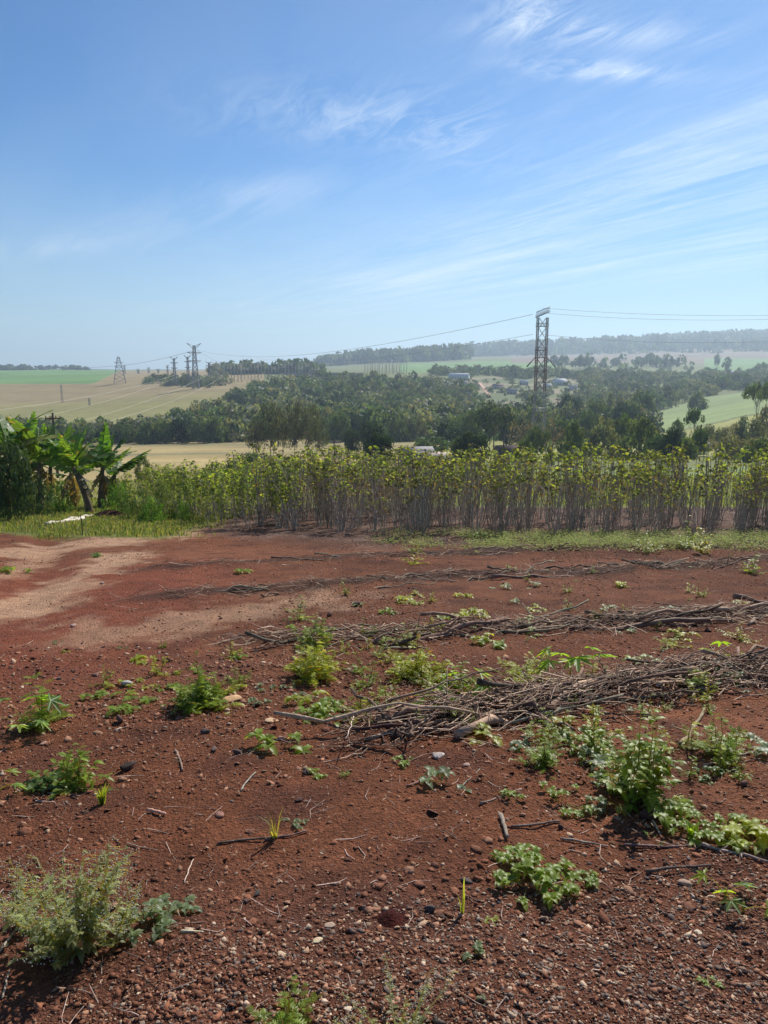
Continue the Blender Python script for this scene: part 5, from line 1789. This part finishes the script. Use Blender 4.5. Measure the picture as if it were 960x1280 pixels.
def branchy_weed(name, px, row, hpx, wpx, seed, label, style='lacy', colr='green', nb=9, dens=1.0, flowers=False, lsz=1.0, up=.75):
    r = np.random.default_rng(seed)
    p = gr(px, row); s_ = math.hypot(p.y, 1.6 - p.z) / F
    hh = hpx * s_; ww = wpx * s_ / 2
    o = thing(name, label, 'weed', p)
    st, lf, fl = MB(), MB(), MB()
    c0 = np.array(WC[colr]); U = np.array([0, 0, 1.0])
    ll = max(.012, .95 * min(hh, .5) * .10) * lsz
    hh *= .9
    for k in range(int(nb * 1.15)):
        a = k * 2.4 + r.uniform(-.4, .4)
        R_ = ww * 1.12 * r.random() ** .45 if k else .1 * ww
        zt = hh * (.22 + .78 * max(0, 1 - (R_ / ww) ** 1.5)) * r.uniform(.6, 1.05) if k else hh
        if style == 'flower': zt = hh * (.5 + .5 * max(0, 1 - (R_ / ww) ** 1.8)) * r.uniform(.5, 1.05)
        n = 8; q = np.linspace(0, 1, n)
        b0 = r.normal(size=2) * ww * .10
        P = np.stack([b0[0] + math.cos(a) * R_ * q, b0[1] + math.sin(a) * R_ * q, zt * q ** (.8 if style != 'flower' else 1.0)], 1) + np.cumsum(r.normal(size=(n, 3)), 0) * hh * .018
        P[0] = (b0[0], b0[1], 0)
        st.tube(P, np.linspace(.0038, .001, n) * (.7 + hh), 4, (.20, .20, .10) if style != 'flower' else (.30, .30, .2), False)
        nn = int((11 if style != 'flower' else 24) * dens)
        for j in range(nn):
            f = r.uniform(.12, 1.0)
            b = np.array([np.interp(f, q, P[:, i]) for i in range(3)])
            aa = r.uniform(0, 6.28) if r.random() < .5 else a + r.normal() * .9
            el = r.uniform(-.35, .55)
            d = np.array([math.cos(aa) * math.cos(el), math.sin(aa) * math.cos(el), math.sin(el)])
            g = r.uniform(.65, 1.35) * (np.array([1.3, .75, .9]) if r.random() < .07 else 1.0)
            if style == 'lacy':                      # feather-cut leaf: rib with toothed side lobes
                L = ll * 2.1 * r.uniform(.7, 1.3) * (1.35 - .75 * f)
                sd = np.cross(d, U); sd /= np.linalg.norm(sd) + 1e-9
                dr = np.array([0, 0, -L * .12])
                for m_ in range(4):
                    bb = b + d * L * (m_ + .9) / 4.8 + dr * (m_ / 4) ** 2
                    wl = L * (.34, .36, .28, .17)[m_]
                    for sg in (-1, 1):
                        e = bb + (sd * sg + d * .55 + U * r.uniform(-.25, .1)) * wl
                        mdp = bb + (sd * sg * .55 + d * .1) * wl + d * L * .10
                        wv = d * L * .06
                        lf.add([bb - wv, e, mdp + wv, bb + wv * 1.6], [(0, 1, 2), (0, 2, 3)], c0 * g)
                lf.add([b, b + d * L + dr, b + d * L * .6 + sd * L * .05, b + d * L * .6 - sd * L * .05], [(0, 2, 1), (0, 1, 3)], c0 * g)
            elif style == 'oval':
                ovate(lf, b, d, U, ll * r.uniform(.8, 1.6) * (1.3 - .5 * f), ll * .30, c0 * g)
            else:                                     # fine flowering weed
                L = ll * r.uniform(.6, 1.3) * (1.5 - 1.1 * f)
                ovate(lf, b, d, U, L, L * .2, c0 * g * (1.0 if f > .4 else .8))
                if f > .5:
                    tw_ = b + d * ll * .9
                    st.add([b, tw_, tw_ + [0, .0, .0012]], [(0, 1, 2)], (.3, .3, .18))
                    for m_ in range(3):
                        cpt = tw_ + r.normal(size=3) * ll * .28
                        rr = .0022 * r.uniform(.7, 1.3)
                        fl.add(OCT_V * rr * 1.1 + cpt, OCT_F, np.array((.62, .64, .50)) * r.uniform(.7, 1.1))
    obj('stem', st.mesh('stem', M['leaf'], True), o)
    obj('foliage', lf.mesh('foliage', M['leaf']), o)
    if fl.n:
        obj('flowers', fl.mesh('flowers', M['dry']), o, kind='stuff')
    return o


def mat_weed(name, px, row, wpx, hpx, seed, label, colr='green', n=70, leafpx=9, group=None, dryp=0.0):
    """low spreading weed of oval leaves in small rosettes"""
    r = np.random.default_rng(seed)
    p = gr(px, row); s_ = math.hypot(p.y, 1.6 - p.z) / F
    R_ = wpx * s_ / 2; hh = hpx * s_
    o = thing(name, label, 'weed', p, group=group)
    lf, st = MB(), MB(); U = np.array([0, 0, 1.0]); c0 = np.array(WC[colr])
    nr = max(4, n // 5)
    for k in range(nr):
        a = r.uniform(0, 6.28); rr = R_ * math.sqrt(r.random()); f = 1 - .6 * rr / R_
        x_, y_ = math.cos(a) * rr, math.sin(a) * rr * 1.15
        z_ = h(p.x + x_, p.y + y_) - p.z
        c = np.array([x_, y_, z_ + hh * f * r.uniform(.3, .9)])
        st.tube([(x_ * .3, y_ * .3, z_), (c + [x_ * .6, y_ * .6, z_ + .005]) / 2, c], [.002, .002, .0015], 3, (.2, .2, .1), False)
        for j in range(9):
            aa = j * 2.4 + r.uniform(-.4, .4)
            el = r.uniform(-.15, .6)
            d = np.array([math.cos(aa) * math.cos(el), math.sin(aa) * math.cos(el), math.sin(el)])
            L = leafpx * s_ * r.uniform(.45, 1.15)
            ovate(lf, c, d, U, L, L * .26, (c0 if r.random() > dryp else np.array((.3, .22, .12))) * r.uniform(.7, 1.3), .3, .35)
    obj('stem', st.mesh('stem', M['leaf']), o)
    obj('foliage', lf.mesh('foliage', M['leaf']), o)
    return o


def tuft(name, px, row, hpx, seed, label, n=26, colr=(.20, .26, .06), w=1.0, spread=.55):
    r = np.random.default_rng(seed)
    p = gr(px, row); s_ = math.hypot(p.y, 1.6 - p.z) / F; hh = hpx * s_
    mb = MB()
    for k in range(n):
        a = r.uniform(0, 6.28); ln = r.uniform(.15, 1.0) * spread; L = hh * r.uniform(.6, 1.15)
        d = np.array([math.cos(a), math.sin(a), 0]); sd = np.array([-d[1], d[0], 0]) * (.0035 * w)
        b = d * .012 * r.random()
        P = [b, b + d * ln * L * .35 + [0, 0, L * .55], b + d * ln * L * .95 + [0, 0, L * (.95 - ln * .35)]]
        c = np.array(colr) * r.uniform(.7, 1.3)
        mb.add([P[0] - sd, P[0] + sd, P[1] - sd, P[1] + sd, P[2]], [(0, 1, 3), (0, 3, 2), (2, 3, 4)], c)
    return obj(name, mb.mesh(name, M['leaf']), loc=p, label=label, cat='grass tuft')


branchy_weed('flowering_weed', 95, 1188, 165, 150, 11, 'bushy grey-green weed dotted with tiny white flowers, at the lower left', 'flower', 'grey', 24, 1.35, lsz=.9, up=.9)
branchy_weed('flowering_weed', 98, 1186, 80, 92, 112, 'dense leafy low growth round the foot of the bushy flowering weed', 'oval', 'grey', 22, 1.3, lsz=.9)
branchy_weed('flowering_weed', 30, 1165, 120, 90, 111, 'thin flowering weed at the left edge beside the bushy one', 'flower', 'grey', 9, 1.0, lsz=.9, up=.9)
branchy_weed('flowering_weed', 150, 1175, 80, 90, 113, 'thin flowering stems leaning right from the bushy flowering weed', 'flower', 'grey', 8, 1.0, lsz=.9, up=.6)
mat_weed('broadleaf_weed', 190, 1155, 60, 30, 12, 'low weed with narrow oval leaves right of the bushy flowering one', 'blue', 60, 14)
mat_weed('broadleaf_weed', 236, 1132, 30, 14, 13, 'tiny low weed sprig at the right of the narrow-leaved one', 'blue', 24, 10)
lobed_weed('lobed_weed', 30, 916, 46, 7, 34, 14, 'young weed with large lobed bright leaves near the left edge', 1.0)
branchy_weed('lacy_weed', 52, 908, 80, 55, 15, 'upright pale lacy weed behind the large-leaved one near the left edge', 'lacy', 'green', 9, .9)
branchy_weed('leafy_weed', 92, 985, 60, 90, 16, 'leafy dark green weed left of the large black stone', 'oval', 'green', 16, 1.2, lsz=1.6, up=.3)
mat_weed('broadleaf_weed', 62, 978, 50, 18, 17, 'low spreading leaves left of the leafy dark green weed', 'deep', 50, 13)
lobed_weed('lobed_weed', 0, 990, 26, 4, 24, 18, 'small lobed weed cut by the left edge', 1.0)
tuft('grass_tuft', 128, 1006, 26, 19, 'grass tuft in front of the leafy dark green weed', 22, w=1.3)
tuft('grass_tuft', 344, 1048, 40, 20, 'thin grass tuft beside the dark crooked root', 12, (.24, .24, .10), spread=.9)
mat_weed('broadleaf_weed', 372, 1030, 36, 8, 21, 'tiny grey-green weed beside the thin grass tuft', 'blue', 30, 6)
branchy_weed('lacy_weed', 250, 882, 74, 66, 22, 'upright lacy green weed beside the flat orange-tan stone', 'lacy', 'green', 16, 1.5)
mat_weed('broadleaf_weed', 290, 864, 26, 10, 23, 'low bright leaves between the lacy weed and the flat orange-tan stone', 'yellow', 22, 10)
mat_weed('broadleaf_weed', 155, 864, 70, 10, 24, 'thin line of small bright leaves beside the whitish stone', 'yellow', 50, 8)
mat_weed('broadleaf_weed', 125, 873, 38, 10, 25, 'small bright weed left of the whitish stone', 'green', 30, 9)
mat_weed('broadleaf_weed', 172, 828, 22, 9, 26, 'small weed beside the fine brush on the left', 'yellow', 22, 9)
mat_weed('broadleaf_weed', 300, 822, 30, 9, 27, 'small weed right of the upright lacy one', 'green', 24, 8)
branchy_weed('lacy_weed', 392, 848, 62, 74, 28, 'bushy bright lacy weed in front of the second brush row', 'lacy', 'yellow', 20, 1.5)
branchy_weed('lacy_weed', 396, 806, 46, 56, 29, 'bright lacy weed growing through the second brush row, left', 'lacy', 'green', 14, 1.2)
branchy_weed('lacy_weed', 374, 775, 34, 40, 30, 'thin pale lacy weed behind the second brush row', 'lacy', 'grey', 9, .8)
mat_weed('broadleaf_weed', 405, 882, 42, 16, 31, 'small bright low weed in the middle of the clod field', 'green', 44, 9)
mat_weed('broadleaf_weed', 396, 902, 24, 9, 32, 'tiny weed just in front of the small bright low one', 'green', 20, 8)
mat_weed('broadleaf_weed', 336, 862, 34, 8, 33, 'little weed left of the small bright low one', 'blue', 24, 7)
mat_weed('broadleaf_weed', 322, 878, 24, 6, 34, 'very small grey weed right of the flat orange-tan stone', 'blue', 16, 7)
mat_weed('broadleaf_weed', 393, 970, 24, 8, 35, 'tiny bright weed above the small hole', 'green', 20, 8)
branchy_weed('lacy_weed', 520, 845, 58, 82, 36, 'wide bright lacy weed in front of the second brush row, centre', 'lacy', 'yellow', 22, 1.4)
branchy_weed('lacy_weed', 510, 806, 36, 50, 37, 'small lacy weed growing through the second brush row, centre', 'lacy', 'grey', 9, .9)
branchy_weed('leafy_weed', 574, 866, 50, 62, 38, 'yellow-green leafy weed at the back left of the nearest heap', 'oval', 'green', 14, 1.1, lsz=1.5, up=.5)
lobed_weed('lobed_weed', 580, 872, 34, 6, 28, 39, 'weed with big lobed glowing leaves at the back left of the nearest heap')
lobed_weed('lobed_weed', 545, 888, 16, 2, 26, 40, 'single large lobed leaf left of the nearest heap')
branchy_weed('lacy_weed', 655, 850, 42, 84, 41, 'wide yellow-green lacy weed behind the nearest heap', 'lacy', 'yellow', 20, 1.2)
lobed_weed('lobed_weed', 712, 850, 44, 8, 34, 42, 'weed with large glowing lobed leaves behind the nearest heap')
branchy_weed('branching_weed', 800, 1000, 130, 110, 43, 'tallest branching green weed in the hollow below the nearest heap', 'oval', 'green', 26, 1.5, lsz=.95, up=.8)
branchy_weed('branching_weed', 797, 992, 108, 90, 143, 'lacy-leaved weed growing at the foot of the tallest branching one', 'lacy', 'green', 12, 1.1, lsz=.8, up=.8)
branchy_weed('leafy_weed', 740, 940, 60, 66, 44, 'leafy weed left of the tallest branching weed', 'oval', 'green', 14, 1.2, lsz=1.3, up=.5)
branchy_weed('leafy_weed', 680, 958, 44, 62, 45, 'bright weed in front of the nearest heap, above the low straggling one', 'lacy', 'green', 16, 1.4)
branchy_weed('lacy_weed', 674, 925, 50, 30, 46, 'thin upright weed against the front of the nearest heap', 'lacy', 'green', 6, .9)
mat_weed('broadleaf_weed', 700, 1003, 70, 20, 47, 'straggling low weed below the bright one before the heap', 'green', 60, 9)
mat_weed('broadleaf_weed', 770, 985, 60, 20, 48, 'low dark weed left of the foot of the tallest branching weed', 'deep', 60, 10)
mat_weed('broadleaf_weed', 640, 1000, 30, 12, 49, 'small weed at the left of the straggling low one', 'green', 24, 8)
mat_weed('broadleaf_weed', 664, 1098, 92, 34, 50, 'low dense weed patch with rounded leaves in front, right of centre', 'green', 170, 13)
mat_weed('broadleaf_weed', 730, 1102, 32, 14, 51, 'little weed right of the low dense patch', 'green', 34, 10)
tuft('grass_tuft', 865, 1048, 22, 52, 'rosette of short pointed blades below the tallest branching weed', 14, (.20, .30, .08), 3.0)
mat_weed('broadleaf_weed', 890, 1035, 110, 22, 53, 'wide spread of low leafy weeds at the right, before the stick', 'green', 170, 11)
mat_weed('broadleaf_weed', 940, 1052, 56, 30, 54, 'bright low leaves at the right edge above the grey-brown stick', 'yellow', 70, 15)
branchy_weed('lacy_weed', 906, 945, 60, 90, 55, 'lacy weed right of the tallest branching weed, near the cane', 'lacy', 'green', 16, 1.1)
mat_weed('broadleaf_weed', 890, 968, 44, 12, 56, 'small low weed below the lacy one near the cane', 'deep', 40, 8)
lobed_weed('seedling', 905, 1128, 30, 3, 30, 57, 'seedling with star-shaped leaves at the lower right, left one')
lobed_weed('seedling', 930, 1140, 20, 2, 30, 58, 'seedling with star-shaped leaf at the lower right, right one')
tuft('grass_tuft', 578, 1142, 42, 59, 'slender upright grass shoot on the gravel right of the ant mound', 5, (.22, .26, .08), .9, .25)
branchy_weed('lacy_weed', 360, 1285, 60, 60, 60, 'dark lacy weed at the bottom edge left of centre', 'lacy', 'green', 9, 1.0)
branchy_weed('flowering_weed', 500, 1300, 70, 150, 61, 'low flowering weed at the bottom edge in the centre', 'flower', 'grey', 13, 1.2, lsz=1.0, up=.7)
mat_weed('broadleaf_weed', 592, 1192, 24, 10, 62, 'tiny pale weed in the gravel at the bottom', 'blue', 16, 7)
branchy_weed('lacy_weed', 838, 808, 26, 56, 63, 'low lacy weed behind the nearest heap on the right', 'lacy', 'yellow', 12, 1.0)
lobed_weed('lobed_weed', 905, 826, 22, 4, 26, 64, 'lobed bright leaves at the back right of the nearest heap')
branchy_weed('lacy_weed', 925, 800, 26, 60, 65, 'pale spiky weed between the brush rows at the right', 'oval', 'yellow', 14, .9, lsz=1.4)
branchy_weed('lacy_weed', 880, 860, 40, 40, 66, 'thin weed growing out of the right part of the nearest heap', 'lacy', 'green', 7, .9)
mat_weed('broadleaf_weed', 505, 752, 28, 9, 67, 'small yellow-green weed on bare soil between brush rows, left of centre', 'yellow', 26, 9)
mat_weed('broadleaf_weed', 488, 768, 26, 9, 68, 'small weed just before the yellow-green one on bare soil', 'green', 24, 8)
mat_weed('broadleaf_weed', 590, 774, 38, 18, 69, 'rounded bright weed behind the second brush row', 'yellow', 60, 9)
mat_weed('broadleaf_weed', 556, 773, 30, 9, 70, 'flat weed left of the rounded bright one', 'green', 28, 8)
mat_weed('broadleaf_weed', 574, 748, 26, 8, 71, 'tiny yellow weed behind the rounded bright one', 'yellow', 18, 8)
mat_weed('broadleaf_weed', 774, 734, 24, 9, 72, 'single yellow-green weed on bare soil at the right', 'yellow', 24, 9)
mat_weed('broadleaf_weed', 303, 716, 14, 7, 73, 'tiny green weed on bare soil before the far brush row, left', 'green', 14, 8)
branchy_weed('leafy_weed', 518, 705, 26, 36, 74, 'upright bright weed in the third brush row, centre', 'lacy', 'yellow', 9, .9)
branchy_weed('tall_weed', 518, 690, 22, 40, 75, 'bright weed at the crop edge, centre', 'lacy', 'green', 9, .9)
branchy_weed('tall_weed', 855, 685, 44, 22, 76, 'tall upright broad-bladed weed at the crop edge, left one of the pair', 'oval', 'green', 8, 1.2, lsz=1.5)
branchy_weed('tall_weed', 878, 692, 46, 20, 77, 'tall upright broad-bladed weed at the crop edge, right one of the pair', 'oval', 'yellow', 8, 1.2, lsz=1.5)
branchy_weed('tall_weed', 940, 716, 34, 30, 78, 'lone lacy weed in the third brush row near the right edge', 'lacy', 'green', 8, .9)
branchy_weed('tall_weed', 810, 690, 30, 40, 79, 'bushy weed at the crop edge left of the tall pair', 'oval', 'green', 10, 1, lsz=1.3)
branchy_weed('tall_weed', 740, 716, 12, 26, 80, 'small weed at the left end of the third brush heap', 'lacy', 'green', 8, .9)
mat_weed('broadleaf_weed', 14, 716, 44, 10, 81, 'low grassy weed on the pale path at the left edge', 'green', 40, 8)
mat_weed('broadleaf_weed', 110, 697, 26, 6, 82, 'small dark weed at the edge of the pale path', 'deep', 20, 7)
mat_weed('broadleaf_weed', 600, 672, 30, 8, 83, 'patch of small weeds at the crop edge, right of centre', 'green', 30, 7)

# small weeds scattered over open soil: six kinds, copied
KIN = []
for k in range(6):
    if k < 3:
        o = mat_weed('small_weed', 480 + k, 900, 34, 8, 200 + k, 'x', ['green', 'yellow', 'blue'][k], 34, 9)
    else:
        o = branchy_weed('small_weed', 480 + k, 900, 26, 34, 200 + k, 'x', 'lacy', ['green', 'yellow', 'green'][k - 3], 6, .8)
    KIN.append(o)
WB = [(340, 960, 735, 905, 110), (640, 960, 900, 1070, 26), (60, 330, 800, 900, 14), (330, 640, 880, 1010, 8), (560, 940, 690, 760, 16), (540, 900, 1150, 1275, 3)]
k = 0
for x0, x1, y0, y1, n_ in WB:
    for _ in range(n_):
        p = gr(rng.uniform(x0, x1), y0 + (y1 - y0) * rng.random())
        src = KIN[k % 6]
        if k < 6:
            o = src
        else:
            o = link(src.copy())
            for ch in src.children:
                c_ = link(ch.copy()); c_.parent = o
        o.location = p; o.rotation_euler = (0, 0, rng.uniform(0, 6.28)); q = rng.uniform(.3, 1.9) * (.45 if p.y < 3.2 else 1); o.scale = (q, q, q * rng.uniform(.7, 1.1))
        props(o, 'one of the small unremarkable weeds scattered over the open soil', 'weed', 'small weeds scattered over the open soil')
        k += 1

# ground cover along the crop edge and grass strip on the left (nobody could count these)


def cover(name, n, where, seed, hgt, cols, mat_, blade=True, wdt=.006, yrange=(13, 30), xr=.64):
    r = np.random.default_rng(seed)
    y_ = r.uniform(yrange[0], yrange[1], n * 6); x_ = r.uniform(-xr, xr, n * 6) * (y_ + 1)
    k = r.random(n * 6) < where(x_, y_)
    x_, y_ = x_[k][:n], y_[k][:n]; n = len(x_)
    z_ = H(x_, y_); a = r.uniform(0, 6.28, n)
    L = hgt * r.uniform(.5, 1.3, n); ln = r.uniform(.1, .9, n)
    d = np.stack([np.cos(a), np.sin(a), 0 * a], 1); sd = np.stack([-d[:, 1], d[:, 0], 0 * a], 1) * (wdt * r.uniform(.6, 1.4, n))[:, None]
    B = np.stack([x_, y_, z_], 1)
    if blade:
        P1 = B + d * (ln * L * .35)[:, None] + np.array([0, 0, 1]) * (L * .55)[:, None]
        P2 = B + d * (ln * L * .95)[:, None] + np.array([0, 0, 1]) * (L * (.95 - .3 * ln))[:, None]
        V = np.stack([B - sd, B + sd, P1 - sd, P1 + sd, P2], 1).reshape(-1, 3)
        T_ = (np.arange(n)[:, None, None] * 5 + np.array([(0, 1, 3), (0, 3, 2), (2, 3, 4)])[None]).reshape(-1, 3); nv = 5
    else:
        B = B + np.array([0, 0, 1]) * (L * r.random(n))[:, None]
        d2 = d + np.array([0, 0, 1]) * r.uniform(-.3, .5, n)[:, None]
        ll = (wdt * 4 * r.uniform(.6, 1.4, n))[:, None]
        bw = .55 if mat_ == 'dry' else 1.6
        V = np.stack([B, B + d2 * ll * .45 + sd * bw, B + d2 * ll + sd * .3, B + d2 * ll * .5 - sd * bw * .7], 1).reshape(-1, 3)
        T_ = (np.arange(n)[:, None, None] * 4 + np.array([(0, 1, 2), (0, 2, 3)])[None]).reshape(-1, 3); nv = 4
    c = np.array(cols)[r.integers(len(cols), size=n)] * r.uniform(.7, 1.3, (n, 1))
    return obj(name, mesh_np(name, V, T_, np.repeat(c, nv, 0), M[mat_]), kind='stuff')


GC = [(.15, .22, .055), (.20, .27, .07), (.12, .17, .045), (.25, .26, .09), (.30, .25, .14)]
cover('grass', 32000, lambda a, b: sstep(17.2, 18.4, b + .25 * (a + 9) + fbm(a * 1.5, b * 1.5, 3, 41) * 2) * sstep(-4.2, -5.8, a + 2.2 * fbm(a * 2, b * 2, 2, 42)) * np.clip(.75 + 2.2 * fbm(a * 1.7, b * 1.7, 2, 46), .1, 1), 3, .13, GC, 'grass', yrange=(16.5, 33), wdt=.009)
edge = lambda a, b: sstep(-3.4, -2.3, b - crop_front(a)) * sstep(.9, .0, b - crop_front(a)) * np.clip(.10 + .9 * sstep(-1.5, 4.0, a) + fbm(a * 1.3, b * 1.6, 3, 43) * 3.6, .0, 1) * sstep(-.5, 2.5, a + fbm(a, b, 2, 44) * 6)
cover('weed_cover', 30000, edge, 4, .16, [(.22, .30, .065), (.30, .37, .08), (.16, .22, .055), (.38, .38, .12)], 'grass', False, .011, (13, 19.5))
litm = lambda a, b: sstep(-3.2, -.4, b - crop_front(a)) * sstep(-6.0, -4.6, a) * np.clip(.35 + fbm(a, b, 3, 45) * 2, .05, 1)
cover('leaf_litter', 26000, litm, 5, .02, [(.24, .17, .13), (.34, .27, .22), (.14, .09, .07), (.20, .15, .13)], 'dry', False, .011, (13.5, 30))
heap = lambda a, b: np.exp(-((b - np.interp(a, [-.6, .5, 1.6, 3.6], [4.45, 4.95, 5.35, 5.9])) / .35) ** 2) * sstep(-.8, .2, a) * .9 + .05 + .5 * np.exp(-((b - np.interp(a, [-3, 0, 5], [7.2, 7.4, 8.4])) / .35) ** 2)
cover('dry_leaves', 12000, heap, 6, .05, [(.34, .21, .13), (.24, .13, .08), (.42, .30, .20), (.16, .09, .06)], 'dry', False, .006, (1.9, 11))
far_g = lambda a, b: np.ones_like(a) * .9
cover('field_grass', 22000, far_g, 7, .22, [(.22, .27, .07), (.27, .30, .08), (.18, .24, .06)], 'grass', True, .02, (31, 62), .62)
